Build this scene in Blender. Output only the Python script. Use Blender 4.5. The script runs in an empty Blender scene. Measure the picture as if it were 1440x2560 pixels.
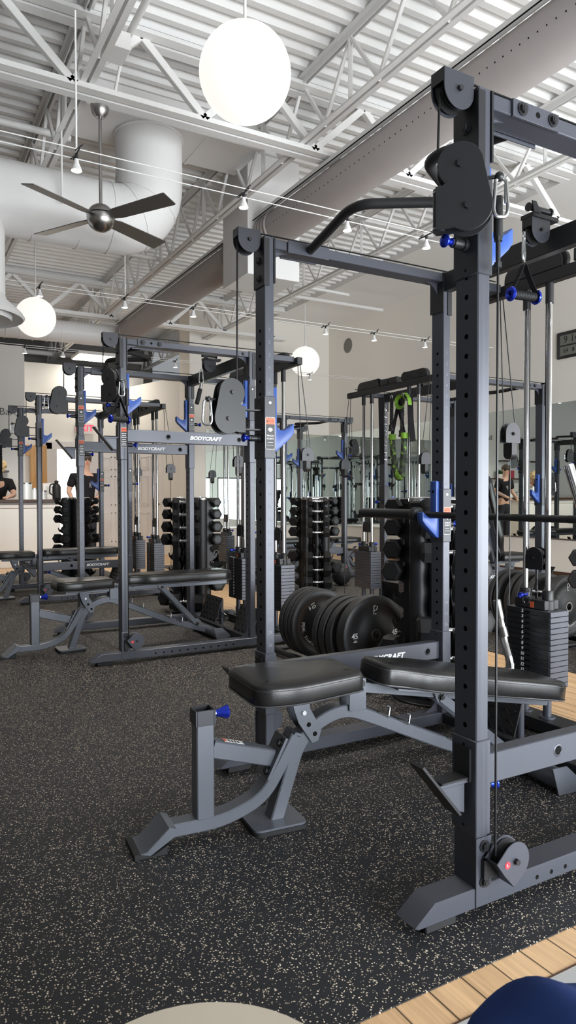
import bpy, bmesh, math, random
from mathutils import Vector, Matrix
random.seed(7)
S = bpy.context.scene
COL = S.collection
PI = math.pi
R = math.radians

# ------------------------------------------------------------------ materials
def mat(name, col, rough=.5, metal=0., spec=.5, var=.06, nscale=9., bump=0., bscale=400., emit=None, es=0., coat=0.):
    m = bpy.data.materials.new(name); m.use_nodes = True
    nt = m.node_tree; N = nt.nodes; L = nt.links
    b = N['Principled BSDF']
    b.inputs['Roughness'].default_value = rough; b.inputs['Metallic'].default_value = metal
    b.inputs['Specular IOR Level'].default_value = spec
    if coat:
        b.inputs['Coat Weight'].default_value = coat; b.inputs['Coat Roughness'].default_value = .12
    tc = N.new('ShaderNodeTexCoord')
    nz = N.new('ShaderNodeTexNoise'); nz.inputs['Scale'].default_value = nscale; nz.inputs['Detail'].default_value = 3
    L.new(tc.outputs['Object'], nz.inputs['Vector'])
    mx = N.new('ShaderNodeMix'); mx.data_type = 'RGBA'
    mx.inputs[6].default_value = (*[max(0, c*(1-var)) for c in col], 1)
    mx.inputs[7].default_value = (*[min(1, c*(1+var)) for c in col], 1)
    L.new(nz.outputs['Fac'], mx.inputs[0]); L.new(mx.outputs[2], b.inputs['Base Color'])
    if bump:
        n2 = N.new('ShaderNodeTexNoise'); n2.inputs['Scale'].default_value = bscale; n2.inputs['Detail'].default_value = 2
        L.new(tc.outputs['Object'], n2.inputs['Vector'])
        bp = N.new('ShaderNodeBump'); bp.inputs['Strength'].default_value = bump; bp.inputs['Distance'].default_value = .002
        L.new(n2.outputs['Fac'], bp.inputs['Height']); L.new(bp.outputs['Normal'], b.inputs['Normal'])
    if emit:
        b.inputs['Emission Color'].default_value = (*emit, 1); b.inputs['Emission Strength'].default_value = es
    return m

def mat_rubber():
    m = mat('speckled_rubber', (.012, .0125, .015), .62, spec=.42)
    nt = m.node_tree; N = nt.nodes; L = nt.links; b = N['Principled BSDF']
    tc = N.new('ShaderNodeTexCoord')
    ns = N.new('ShaderNodeTexNoise'); ns.inputs['Scale'].default_value = 160; L.new(tc.outputs['Object'], ns.inputs['Vector'])
    ad = N.new('ShaderNodeMix'); ad.data_type = 'VECTOR'; ad.inputs[0].default_value = .006
    L.new(tc.outputs['Object'], ad.inputs[4]); L.new(ns.outputs['Color'], ad.inputs[5])
    last = None
    for sc, rad, dens in ((165, .33, .13), (280, .33, .09)):
        v = N.new('ShaderNodeTexVoronoi'); v.voronoi_dimensions = '2D'; v.inputs['Scale'].default_value = sc
        L.new(ad.outputs[1], v.inputs['Vector'])
        lt = N.new('ShaderNodeMath'); lt.operation = 'LESS_THAN'; lt.inputs[1].default_value = rad; L.new(v.outputs['Distance'], lt.inputs[0])
        sp = N.new('ShaderNodeSeparateColor'); L.new(v.outputs['Color'], sp.inputs[0])
        l2 = N.new('ShaderNodeMath'); l2.operation = 'LESS_THAN'; l2.inputs[1].default_value = dens; L.new(sp.outputs[0], l2.inputs[0])
        mu = N.new('ShaderNodeMath'); mu.operation = 'MULTIPLY'; L.new(lt.outputs[0], mu.inputs[0]); L.new(l2.outputs[0], mu.inputs[1])
        if last:
            mm = N.new('ShaderNodeMath'); mm.operation = 'MAXIMUM'; L.new(last.outputs[0], mm.inputs[0]); L.new(mu.outputs[0], mm.inputs[1]); last = mm
        else:
            last = mu; csp = sp
    fc = N.new('ShaderNodeMix'); fc.data_type = 'RGBA'; fc.inputs[6].default_value = (.5, .4, .28, 1); fc.inputs[7].default_value = (.78, .67, .52, 1)
    L.new(csp.outputs[1], fc.inputs[0])
    mx = N.new('ShaderNodeMix'); mx.data_type = 'RGBA'; mx.inputs[6].default_value = (.013, .0135, .016, 1)
    L.new(last.outputs[0], mx.inputs[0]); L.new(fc.outputs[2], mx.inputs[7]); L.new(mx.outputs[2], b.inputs['Base Color'])
    n3 = N.new('ShaderNodeTexNoise'); n3.inputs['Scale'].default_value = 330; L.new(tc.outputs['Object'], n3.inputs['Vector'])
    bp = N.new('ShaderNodeBump'); bp.inputs['Strength'].default_value = .35; bp.inputs['Distance'].default_value = .002
    L.new(n3.outputs['Fac'], bp.inputs['Height']); L.new(bp.outputs['Normal'], b.inputs['Normal'])
    return m

def mat_wood(name, c1, c2, pw=.094, pl=1.25, rough=.38, planks=True, axis='y', gap=.0022):
    m = mat(name, c1, rough); nt = m.node_tree; N = nt.nodes; L = nt.links; b = N['Principled BSDF']
    tc = N.new('ShaderNodeTexCoord'); mp = N.new('ShaderNodeMapping'); L.new(tc.outputs['Object'], mp.inputs[0])
    if axis == 'y': mp.inputs['Rotation'].default_value = (0, 0, R(90))
    if axis == 'z': mp.inputs['Rotation'].default_value = (0, R(90), 0)
    br = N.new('ShaderNodeTexBrick'); L.new(mp.outputs[0], br.inputs['Vector'])
    br.inputs['Scale'].default_value = 1; br.inputs['Brick Width'].default_value = pl; br.inputs['Row Height'].default_value = pw
    br.inputs['Mortar Size'].default_value = gap if planks else 0; br.inputs['Mortar Smooth'].default_value = 0
    br.inputs['Color1'].default_value = (*c1, 1); br.inputs['Color2'].default_value = (*c2, 1)
    br.inputs['Mortar'].default_value = (.12, .075, .04, 1) if planks else (*c1, 1)
    mp2 = N.new('ShaderNodeMapping'); mp2.inputs['Scale'].default_value = (3, 70, 70); L.new(mp.outputs[0], mp2.inputs[0])
    nz = N.new('ShaderNodeTexNoise'); nz.inputs['Scale'].default_value = 1; nz.inputs['Detail'].default_value = 5; nz.inputs['Distortion'].default_value = .6
    L.new(mp2.outputs[0], nz.inputs['Vector'])
    rp = N.new('ShaderNodeMapRange'); rp.inputs[1].default_value = .3; rp.inputs[2].default_value = .75; rp.inputs[3].default_value = 1.12; rp.inputs[4].default_value = .74
    L.new(nz.outputs['Fac'], rp.inputs[0])
    mu = N.new('ShaderNodeMix'); mu.data_type = 'RGBA'; mu.blend_type = 'MULTIPLY'; mu.inputs[0].default_value = 1
    L.new(br.outputs['Color'], mu.inputs[6]); L.new(rp.outputs[0], mu.inputs[7]); L.new(mu.outputs[2], b.inputs['Base Color'])
    return m

def mat_camo():
    m = mat('camo_webbing', (.03, .05, .02), .7); nt = m.node_tree; N = nt.nodes; L = nt.links; b = N['Principled BSDF']
    tc = N.new('ShaderNodeTexCoord'); nz = N.new('ShaderNodeTexVoronoi'); nz.inputs['Scale'].default_value = 42; L.new(tc.outputs['Object'], nz.inputs['Vector'])
    cr = N.new('ShaderNodeValToRGB'); cr.color_ramp.interpolation = 'CONSTANT'
    e = cr.color_ramp.elements; e[0].color = (.012, .014, .01, 1); e[1].position = .6; e[1].color = (.035, .06, .02, 1)
    x = e.new(.86); x.color = (.13, .25, .03, 1)
    sp = N.new('ShaderNodeSeparateColor'); L.new(nz.outputs['Color'], sp.inputs[0]); L.new(sp.outputs[0], cr.inputs[0]); L.new(cr.outputs[0], b.inputs['Base Color'])
    return m

GREY = mat('slate_powder_coat', (.066, .07, .087), .34, metal=.25, spec=.55, var=.05, bump=.03, bscale=900)
BLACK = mat('black_powder_coat', (.0135, .0138, .0155), .42, spec=.45)
HOLE_SHADE = mat('painted_hole_shade', (.004, .004, .004), .8, spec=.1)  # near-black colour standing in for the shade inside holes, slots and grooves
RUB = mat('black_rubber', (.012, .012, .013), .6, spec=.4, bump=.05)
PLATE = mat('bumper_rubber', (.017, .017, .018), .48, spec=.45, bump=.04, bscale=300)
CHROME = mat('chrome', (.78, .78, .8), .1, metal=1, var=.01)
STEEL = mat('brushed_nickel', (.4, .39, .38), .3, metal=1, var=.05)
BENCHG = mat('steel_blue_coat', (.12, .13, .152), .33, metal=.3, spec=.55, var=.05, bump=.03, bscale=900)
CABLE = mat('cable_jacket', (.006, .006, .007), .35, spec=.4)
DSLATE = mat('dark_slate_coat', (.032, .034, .042), .38, spec=.5)
ZINC = mat('zinc_plate', (.62, .64, .66), .28, metal=1)
BLUE = mat('blue_polymer', (.03, .08, .31), .36, spec=.5)
ANOD = mat('blue_anodised', (.02, .045, .5), .2, metal=.75, var=.03)
VINYL = mat('black_vinyl', (.0125, .012, .0118), .3, spec=.42, bump=.12, bscale=260)
PIPING = mat('vinyl_piping', (.05, .05, .053), .4)
WHITE = mat('white_print', (.85, .85, .85), .5)
ENGR = mat('engraved_number', (.2, .21, .25), .5)
ORANGE = mat('orange_print', (.75, .13, .05), .5)
RED = mat('red_print', (.8, .04, .06), .4)
BODY = mat('label_ground', (.016, .016, .018), .45)
CEILW = mat('white_ceiling_paint', (.8, .79, .775), .55, var=.03, nscale=2)
DUCTW = mat('white_duct_paint', (.78, .77, .76), .45, var=.04, nscale=3, bump=.05, bscale=30)
CLOTH = mat('grey_fabric_duct', (.42, .385, .375), .85, var=.05, nscale=6, bump=.2, bscale=40)
WALLC = mat('cream_wall_paint', (.84, .805, .745), .7, var=.02, nscale=2)
WALLW = mat('white_wall_paint', (.84, .83, .8), .7, var=.02, nscale=2)
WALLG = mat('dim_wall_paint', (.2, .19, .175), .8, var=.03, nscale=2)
DOORW = mat('white_door_paint', (.8, .76, .73), .45, var=.02)
RUBBER = mat_rubber()
OAK = mat_wood('oak_plank_floor', (.72, .47, .26), (.66, .42, .225))
OAKV = mat_wood('honey_oak_panel', (.62, .33, .1), (.62, .33, .1), planks=False, axis='z')
DARKW = mat_wood('dark_walnut', (.07, .035, .02), (.07, .035, .02), planks=False, axis='x')
TILE = mat('pale_floor_tile', (.4, .4, .385), .55, var=.03)
MIRROR = mat('mirror_glass', (.84, .9, .87), .0, metal=1, var=.0)
GLOBE = mat('opal_glass', (.3, .29, .28), .4, emit=(1, .95, .89), es=.9)
LAMPGLOW = mat('lamp_face', (1, 1, 1), .4, emit=(1, .95, .86), es=9)
TROFFER = mat('troffer_diffuser', (1, 1, 1), .4, emit=(1, .95, .85), es=6)
DAYPANE = mat('daylit_glass', (.9, .95, 1), .1, emit=(.93, .965, 1), es=1.0)
DAYDOOR = mat('daylit_door_glass', (.9, .95, 1), .1, emit=(1, .98, .95), es=1.6)
EXITRED = mat('exit_red', (.8, .05, .08), .4, emit=(1, .06, .12), es=.9)
GREEN = mat('lime_webbing', (.13, .28, .015), .6)
CAMO = mat_camo()
SKIN = mat('skin', (.6, .36, .26), .5, var=.08)
INK = mat('tattooed_skin', (.42, .3, .25), .5, var=.45, nscale=30)
HAIR = mat('blonde_hair', (.62, .45, .24), .55, var=.25, nscale=40)
DHAIR = mat('brown_hair', (.06, .04, .03), .6)
TEE = mat('black_cotton', (.014, .013, .015), .9, spec=.2, var=.15)
JEANS = mat('charcoal_denim', (.03, .03, .038), .9, spec=.2, var=.2)
LEAF = mat('leaf_green', (.03, .09, .025), .5, var=.3)
NAVY = mat('navy_fabric', (.012, .03, .12), .85, spec=.2, var=.2, nscale=14, bump=.1, bscale=200)
BEIGE = mat('beige_upholstery', (.62, .55, .44), .8, spec=.3, var=.05, bump=.08, bscale=200)
GLASS = mat('clear_plastic', (.75, .76, .75), .15, spec=.6)
LCD = mat('lcd_grey', (.16, .165, .145), .3)
PAPER = mat('white_paper', (.85, .83, .8), .7)
PINK = mat('pink_carton', (.5, .07, .1), .6)
BLADE = mat('fan_blade_bronze', (.16, .15, .135), .4, metal=.5)

# ------------------------------------------------------------------ mesh builder
def fillet(pts, r, n=5):
    pts = [Vector(p) for p in pts]; out = [pts[0]]
    for i in range(1, len(pts)-1):
        a, b, c = pts[i-1], pts[i], pts[i+1]
        d1 = (a-b); d2 = (c-b); rr = min(r, d1.length*.49, d2.length*.49)
        p = b+d1.normalized()*rr; q = b+d2.normalized()*rr
        for k in range(n+1):
            t = k/n; out.append(p*(1-t)**2+b*2*t*(1-t)+q*t*t)
    out.append(pts[-1]); return out

def circ(c, r, n=20, a0=0, a1=360, close=False):
    return [(c[0]+r*math.cos(R(a0+(a1-a0)*k/n)), c[1]+r*math.sin(R(a0+(a1-a0)*k/n))) for k in range(n if not close and a1-a0 == 360 else n+1)]

def hull(pts):
    pts = sorted(set((round(a, 5), round(b, 5)) for a, b in pts))
    def half(ps):
        h = []
        for p in ps:
            while len(h) > 1 and (h[-1][0]-h[-2][0])*(p[1]-h[-2][1])-(h[-1][1]-h[-2][1])*(p[0]-h[-2][0]) <= 0: h.pop()
            h.append(p)
        return h
    return half(pts)[:-1]+half(pts[::-1])[:-1]

class B:
    def __init__(s, *mats): s.v = []; s.f = []; s.mi = []; s.mats = list(mats) or [GREY]; s.m = 0; s.X = None
    def use(s, m):
        if m not in s.mats: s.mats.append(m)
        s.m = s.mats.index(m); return s
    def add(s, vs, fs):
        o = len(s.v)
        s.v += [tuple(s.X @ Vector(v)) if s.X else tuple(v) for v in vs]
        s.f += [tuple(o+i for i in f) for f in fs]; s.mi += [s.m]*len(fs); return s
    def addbm(s, bm):
        bm.verts.index_update()
        s.add([v.co[:] for v in bm.verts], [[v.index for v in f.verts] for f in bm.faces]); bm.free(); return s
    def box(s, x0, x1, y0, y1, z0, z1, bev=0, seg=1):
        if not bev:
            v = [(x, y, z) for x in (x0, x1) for y in (y0, y1) for z in (z0, z1)]
            return s.add(v, [(0, 1, 3, 2), (4, 6, 7, 5), (0, 4, 5, 1), (2, 3, 7, 6), (0, 2, 6, 4), (1, 5, 7, 3)])
        bm = bmesh.new(); bmesh.ops.create_cube(bm, size=1)
        for v in bm.verts: v.co = ((x0+x1)/2+v.co.x*(x1-x0), (y0+y1)/2+v.co.y*(y1-y0), (z0+z1)/2+v.co.z*(z1-z0))
        bmesh.ops.bevel(bm, geom=bm.edges[:], offset=bev, segments=seg, affect='EDGES', profile=.5)
        return s.addbm(bm)
    def prism(s, pts, ax, a0, a1, bev=0, seg=1):
        def P(p, a): return {'x': (a, p[0], p[1]), 'y': (p[0], a, p[1]), 'z': (p[0], p[1], a)}[ax]
        bm = bmesh.new(); n = len(pts)
        lo = [bm.verts.new(P(p, a0)) for p in pts]; hi = [bm.verts.new(P(p, a1)) for p in pts]
        f1 = bm.faces.new(lo); f2 = bm.faces.new(hi[::-1])
        for i in range(n): bm.faces.new((lo[i], hi[i], hi[(i+1) % n], lo[(i+1) % n]))
        bmesh.ops.recalc_face_normals(bm, faces=bm.faces)
        if bev: bmesh.ops.bevel(bm, geom=list(f1.edges)+list(f2.edges), offset=bev, segments=seg, affect='EDGES', profile=.5)
        return s.addbm(bm)
    def cyl(s, p0, p1, r, r2=None, n=16, caps=True):
        return s.tube([p0, p1], r, n, caps, r2)
    def frames(s, path):
        P = [Vector(p) for p in path]; T = []
        for i in range(len(P)):
            a = P[max(0, i-1)]; b = P[min(len(P)-1, i+1)]; T.append((b-a).normalized())
        u = T[0].orthogonal().normalized()
        if abs(T[0].z) < .95: u = (Vector((0, 0, 1))-T[0]*T[0].z).normalized()
        out = []
        for i, t in enumerate(T):
            u = (u-t*u.dot(t)).normalized(); out.append((P[i], t, u, t.cross(u)))
        return out
    def tube(s, path, r, n=10, caps=True, r2=None, radii=None):
        F = s.frames(path); vs = []; fs = []; m = len(F)
        for i, (p, t, u, w) in enumerate(F):
            rr = radii[i] if radii else (r if r2 is None else r+(r2-r)*i/(m-1))
            for k in range(n):
                a = 2*PI*k/n; vs.append(p+u*(rr*math.cos(a))+w*(rr*math.sin(a)))
        for i in range(m-1):
            for k in range(n):
                k2 = (k+1) % n; fs.append((i*n+k, i*n+k2, (i+1)*n+k2, (i+1)*n+k))
        if caps: fs += [tuple(range(n))[::-1], tuple((m-1)*n+k for k in range(n))]
        return s.add(vs, fs)
    def rtube(s, path, wu, ww, ch=.004):
        """rectangular tube: wu across the path's up side, ww sideways"""
        F = s.frames(path); a, b = wu/2, ww/2; vs = []; fs = []
        pr = [(a-ch, b), (a, b-ch), (a, -b+ch), (a-ch, -b), (-a+ch, -b), (-a, -b+ch), (-a, b-ch), (-a+ch, b)]; n = 8; m = len(F)
        for i, (p, t, u, w) in enumerate(F):
            k = 1.
            if 0 < i < m-1:
                d1 = (F[i][0]-F[i-1][0]).normalized(); k = 1/max(.5, d1.dot(t))
            for (x, y) in pr: vs.append(p+u*(x*k)+w*y)
        for i in range(m-1):
            for k in range(n):
                k2 = (k+1) % n; fs.append((i*n+k, (i+1)*n+k, (i+1)*n+k2, i*n+k2))
        fs += [tuple(range(n)), tuple((m-1)*n+k for k in range(n))[::-1]]
        return s.add(vs, fs)
    def lathe(s, prof, o=(0, 0, 0), n=28, axis='z', a0=0, a1=360):
        o = Vector(o); vs = []; fs = []; m = len(prof); full = a1-a0 == 360; nn = n if full else n+1
        for k in range(nn):
            a = R(a0+(a1-a0)*k/n); c, d = math.cos(a), math.sin(a)
            for r, z in prof:
                q = {'z': (r*c, r*d, z), 'y': (r*c, z, r*d), 'x': (z, r*c, r*d)}[axis]; vs.append(o+Vector(q))
        for k in range(n):
            k2 = (k+1) % nn
            for i in range(m-1):
                q = (k*m+i, k*m+i+1, k2*m+i+1, k2*m+i); fs.append(q if axis == 'y' else q[::-1])
        return s.add(vs, fs)
    def sphere(s, c, r, n=20, sc=(1, 1, 1)):
        bm = bmesh.new(); bmesh.ops.create_uvsphere(bm, u_segments=n, v_segments=max(6, n//2), radius=r)
        for v in bm.verts: v.co = (c[0]+v.co.x*sc[0], c[1]+v.co.y*sc[1], c[2]+v.co.z*sc[2])
        return s.addbm(bm)
    def torus(s, c, r, q, axis='z', n=24, k=8, sc=(1, 1)):
        path = []
        for i in range(n):
            a = 2*PI*i/n; x, y = r*sc[0]*math.cos(a), r*sc[1]*math.sin(a)
            path.append(Vector(c)+Vector({'z': (x, y, 0), 'y': (x, 0, y), 'x': (0, x, y)}[axis]))
        vs = []; fs = []; ax = Vector({'z': (0, 0, 1), 'y': (0, 1, 0), 'x': (1, 0, 0)}[axis])
        for i, p in enumerate(path):
            o = (p-Vector(c)).normalized()
            for j in range(k):
                a = 2*PI*j/k; vs.append(p+o*(q*math.cos(a))+ax*(q*math.sin(a)))
        for i in range(n):
            for j in range(k): fs.append((i*k+j, ((i+1) % n)*k+j, ((i+1) % n)*k+(j+1) % k, i*k+(j+1) % k))
        return s.add(vs, fs)
    def text(s, body, size, o, ux, uz, ext=.0006, shear=0., off=0., sx=1., align='CENTER'):
        """flat lettering: ux reading direction, uz up direction"""
        cu = bpy.data.curves.new('t', 'FONT'); cu.body = body; cu.size = size; cu.align_x = align; cu.align_y = 'CENTER'
        cu.extrude = ext; cu.shear = shear; cu.offset = off; cu.resolution_u = 3
        ob = bpy.data.objects.new('t', cu); me = bpy.data.meshes.new_from_object(ob)
        ux = Vector(ux).normalized(); uz = Vector(uz).normalized(); un = ux.cross(uz); o = Vector(o)
        s.add([o+ux*(v.co.x*sx)+uz*v.co.y+un*v.co.z for v in me.vertices], [tuple(p.vertices) for p in me.polygons])
        bpy.data.objects.remove(ob); bpy.data.curves.remove(cu); bpy.data.meshes.remove(me); return s
    def mesh(s, name, ang=38):
        me = bpy.data.meshes.new(name); me.from_pydata(s.v, [], s.f)
        for m in s.mats: me.materials.append(m)
        me.polygons.foreach_set('material_index', s.mi); me.polygons.foreach_set('use_smooth', [True]*len(s.f))
        me.set_sharp_from_angle(angle=R(ang)); me.validate(); me.update(); return me
    def obj(s, name, parent=None, **k):
        return inst(name, s.mesh(name), parent, **k)

def inst(name, me, parent=None, loc=(0, 0, 0), rot=(0, 0, 0), label=None, scale=None):
    o = bpy.data.objects.new(name, me); COL.objects.link(o); o.location = loc; o.rotation_euler = rot
    if scale: o.scale = scale
    if parent: o.parent = parent
    if label: o['label'] = label
    return o
def tag(o, label, cat, group=None, kind=None):
    o['label'] = label; o['category'] = cat
    if group: o['group'] = group
    if kind: o['kind'] = kind
    return o
def thing(name, label, cat, loc=(0, 0, 0), rz=0, group=None):
    return tag(inst(name, None, None, loc, (0, 0, rz)), label, cat, group)
def struct(name, b, **k):
    o = b.obj(name, **k); o['kind'] = 'structure'; return o
CACHE = {}
def cached(key, fn):
    if key not in CACHE: CACHE[key] = fn().mesh(key.split('|')[0])
    return CACHE[key]
def bolt(b, p, ax, r=.011):
    """hex bolt with washer; ax = outward unit vector"""
    p = Vector(p); a = Vector(ax); k = b.m
    b.use(BLACK); b.cyl(p, p+a*.003, r*1.45, n=18); b.cyl(p, p+a*.011, r, n=6); b.cyl(p+a*.011, p+a*.0125, r*.55, n=12); b.m = k

# ------------------------------------------------------------------ power rack (local: x depth, y width, z up; front near corner at the origin)
W, D, TX, TY, H = 1.165, .931, .042, .082, 2.12
YC = (W+TY)/2

def upright_mesh(key, numbers):
    b = B(GREY, HOLE_SHADE, ENGR); c = .003
    zs = [.49+.0505*i for i in range(26)]
    prof = [(0, c), (c, 0), (TX-c, 0), (TX, c), (TX, TY-c), (TX-c, TY), (c, TY), (0, TY-c)]
    n = 8; b.add([(x, y, z) for z in (.03, H) for x, y in prof], [(k, k+1, k+1+n, k+n) for k in range(7)]+[tuple(range(n))[::-1], tuple(range(n, 2*n))])
    # holed front face x = 0
    y0, y1, r, yc = c, TY-c, .0068, TY/2
    cuts = [.03]+[(zs[i]+zs[i+1])/2 for i in range(25)]
    cuts = [.03, zs[0]-.025]+cuts[1:]+[zs[-1]+.025, H]
    def quad(z0, z1): b.add([(0, y0, z0), (0, y0, z1), (0, y1, z1), (0, y1, z0)], [(0, 1, 2, 3)])
    quad(.03, cuts[1]); quad(cuts[-2], H)
    N = 16
    for i, z in enumerate(zs):
        za, zb = cuts[i+1], cuts[i+2]; ring = []; rect = []; deep = []
        for k in range(N):
            a = 2*PI*k/N; cy, cz = math.cos(a), math.sin(a); m = max(abs(cy), abs(cz)); py, pz = cy/m, cz/m
            rect.append((0, yc+py*(y1-y0)/2, z+(pz*(zb-z) if pz > 0 else pz*(z-za)))); ring.append((0, yc+r*cy, z+r*cz)); deep.append((.014, yc+r*cy, z+r*cz))
        b.use(GREY).add(rect+ring, [(k, (k+1) % N, N+(k+1) % N, N+k) for k in range(N)])
        b.use(HOLE_SHADE).add(ring+deep, [(k, (k+1) % N, N+(k+1) % N, N+k) for k in range(N)]+[tuple(range(N, 2*N))])
        b.use(GREY)
        if numbers: b.use(ENGR).text(str(26-i), .019, (TX/2, -.0003, z), (1, 0, 0), (0, 0, 1), ext=.0002); b.use(GREY)
    return b

def jhook_mesh(flip):
    p = [(.0, .262), (.016, .266), (.02, .262), (.02, .105), (.032, .095), (.05, .092), (.075, .104), (.096, .122), (.1, .118), (.1, .083), (.084, .062), (.012, .0), (.0, .0)]
    p = [((-x if flip else x), z) for x, z in p]
    b = B(BLUE); b.prism(p if not flip else p[::-1], 'y', -.021, .021, bev=.004, seg=2)
    s = -1 if flip else 1
    b.use(HOLE_SHADE).cyl((s*.0205, 0, .215), (s*.0212, 0, .215), .007, n=14)
    return b

def label_mesh(kind):
    # face on -y, origin at lower left corner, .045 x .13
    w, h = .044, .128
    b = B(WHITE); rr = lambda m: [(q[0], q[1]) for c0, a in (((w-.006, .006), -90), ((w-.006, h-.006), 0), ((.006, h-.006), 90), ((.006, .006), 180)) for q in circ(c0, .006-m, 4, a, a+90, True)]
    b.prism(rr(0), 'y', -.0004, 0); b.use(BODY).prism(rr(.0015), 'y', -.0007, -.0004)
    b.use(ORANGE).box(.002, w-.002, -.001, -.0007, h-.028, h-.003)
    b.use(BODY).text('WARNING', .0085, (w/2+.003, -.0011, h-.0155), (1, 0, 0), (0, 0, 1), ext=.0001)
    b.prism([(.004, h-.02), (.008, h-.011), (.011, h-.02)], 'y', -.0012, -.001)
    b.use(WHITE)
    if kind == 'pinch':
        for k in range(7):
            a = R(-10+k*33); b.prism([(w/2+.004*math.cos(a-.7), h-.05+.004*math.sin(a-.7)), (w/2+.013*math.cos(a), h-.05+.011*math.sin(a)), (w/2+.004*math.cos(a+.7), h-.05+.004*math.sin(a+.7))], 'y', -.001, -.0007)
        b.prism(circ((w/2, h-.052), .006, 12), 'y', -.001, -.0007)
        b.text('PINCH', .0105, (w/2, -.0008, .054), (1, 0, 0), (0, 0, 1), ext=.0001); b.text('POINT', .0105, (w/2, -.0008, .042), (1, 0, 0), (0, 0, 1), ext=.0001)
        b.text('Keep hands', .0052, (w/2, -.0008, .028), (1, 0, 0), (0, 0, 1), ext=.0001); b.text('Away during use', .0046, (w/2, -.0008, .017), (1, 0, 0), (0, 0, 1), ext=.0001)
    else:
        for z, L in ((.088, .03), (.076, .026), (.064, .032), (.05, .024), (.038, .03), (.026, .026), (.014, .03)):
            b.box(w/2-L/2, w/2+L/2, -.001, -.0007, z-.0022, z+.0022)
    return b

def pin_mesh():
    # spring pin along -x from origin
    b = B(BLACK); b.cyl((0, 0, 0), (-.012, 0, 0), .017, n=18); b.cyl((-.012, 0, 0), (-.042, 0, 0), .013, n=18); b.cyl((-.042, 0, 0), (-.048, 0, 0), .011, n=6)
    b.use(ANOD); b.lathe([(.0, -.078), (.011, -.077), (.0165, -.072), (.0165, -.068), (.009, -.06), (.0075, -.052), (.011, -.048), (0, -.048)], axis='x', n=22)
    return b

def sleeve_mesh(dark=True, dot=True):
    b = B(DSLATE if dark else GREY); t = .0045; h = .248
    b.box(-t, TX+t, -t, TY+t, 0, h, bev=.0025)
    b.use(HOLE_SHADE)
    for z in (.018, h-.018): b.cyl((-t-.0002, TY/2, z), (-t+.001, TY/2, z), .004, n=12)
    if dot: b.use(ZINC).cyl((TX/2, -t-.0008, .222), (TX/2, -t, .222), .0055, n=14)
    return b

def swivel_mesh():
    b = B(BLACK)
    bean = circ((.066, .152), .06, 22, -125, 8, True)+circ((.048, .255), .056, 26, 8, 215, True)+[(.012, .212), (.004, .206), (-.012, .205), (-.012, .1), (.02, .1)]
    for v in (-.024, .02): b.prism(bean, 'y', v, v+.004, bev=.001)
    b.use(RUB)
    for c, r in (((.048, .255), .05), ((.066, .152), .05)):
        b.lathe([(.01, -.012), (r, -.012), (r-.008, -.002), (r-.008, .002), (r, .012), (.01, .012)], o=(c[0], 0, c[1]), axis='y', n=30)
    b.use(BLACK)
    for c in ((.048, .255), (.066, .152)):
        for sgn in (-1, 1): b.cyl((c[0], sgn*.022, c[1]), (c[0], sgn*.031, c[1]), .0085, n=6)
    b.cyl((-.004, 0, .1), (-.004, 0, .205), .0145, n=18); b.use(ZINC).cyl((-.004, 0, .106), (-.004, 0, .109), .0152, n=18); b.cyl((-.004, 0, .197), (-.004, 0, .2), .0152, n=18)
    b.use(BLACK).sphere((.142, 0, .225), .012, 14); b.cyl((.11, 0, .225), (.142, 0, .225), .005, n=8)
    return b

def carabiner_mesh(L=.098):
    b = B(ZINC); q = .0048; w1, w2 = .0135, .0185
    path = fillet([(0, 0, 0), (-w1, 0, -.006), (-w1, 0, -.02), (-w2, 0, -L+.02), (-w2*.7, 0, -L+.002), (w2*.7, 0, -L+.002), (w2, 0, -L+.02), (w1, 0, -.02), (w1, 0, -.006), (0, 0, 0)], .014, 4)
    b.tube(path, q, 8, caps=False); b.tube([(w1-.002, 0, -.018), (w2-.007, 0, -.062)], .0035, 8); b.cyl((0, 0, .012), (0, 0, -.004), .007, n=10)
    return b

def hood_mesh():
    # D shaped twin plate pulley, wheel centre at origin, plates in the x-z plane
    b = B(DSLATE); r = .049
    d = [(-r, .043), (r, .043)]+circ((0, 0), r, 24, 0, -180, True)
    for y in (-.025, .0215): b.prism(d, 'y', y, y+.0035, bev=.0008)
    b.use(BLACK).box(-r, r, -.0215, .0215, .0395, .043); b.box(-r, -r+.003, -.0215, .0215, .01, .0395)
    b.use(RUB).lathe([(.01, -.012), (.046, -.012), (.039, -.002), (.039, .002), (.046, .012), (.01, .012)], axis='y', n=30)
    b.use(BLACK)
    for sg in (-1, 1): b.cyl((0, sg*.025, 0), (0, sg*.034, 0), .0075, n=6)
    return b

def lowpulley_mesh():
    b = B(GREY); r = .049
    tear = hull(circ((0, 0), r, 30)+[(-.066, .006), (-.006, -.066)])
    for y in (-.058, -.017): b.prism(tear, 'y', y, y+.004, bev=.0008)
    b.use(RUB).lathe([(.01, -.046), (.045, -.046), (.037, -.036), (.037, -.032), (.045, -.022), (.01, -.022)], axis='y', n=30)
    b.use(BLACK).cyl((0, -.058, 0), (0, -.067, 0), .0085, n=6); b.prism([(-.066, .006), (-.006, -.066), (-.002, -.064), (-.062, .008)], 'y', -.054, -.004)
    b.box(-.07, -.005, -.018, 0, -.05, .0)
    b.use(RED).cyl((-.03, -.058, -.003), (-.03, -.0592, -.003), .0095, n=20); b.use(WHITE).text('L', .011, (-.03, -.0594, -.003), (1, 0, 0), (0, 0, 1), ext=.0002)
    return b

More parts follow.
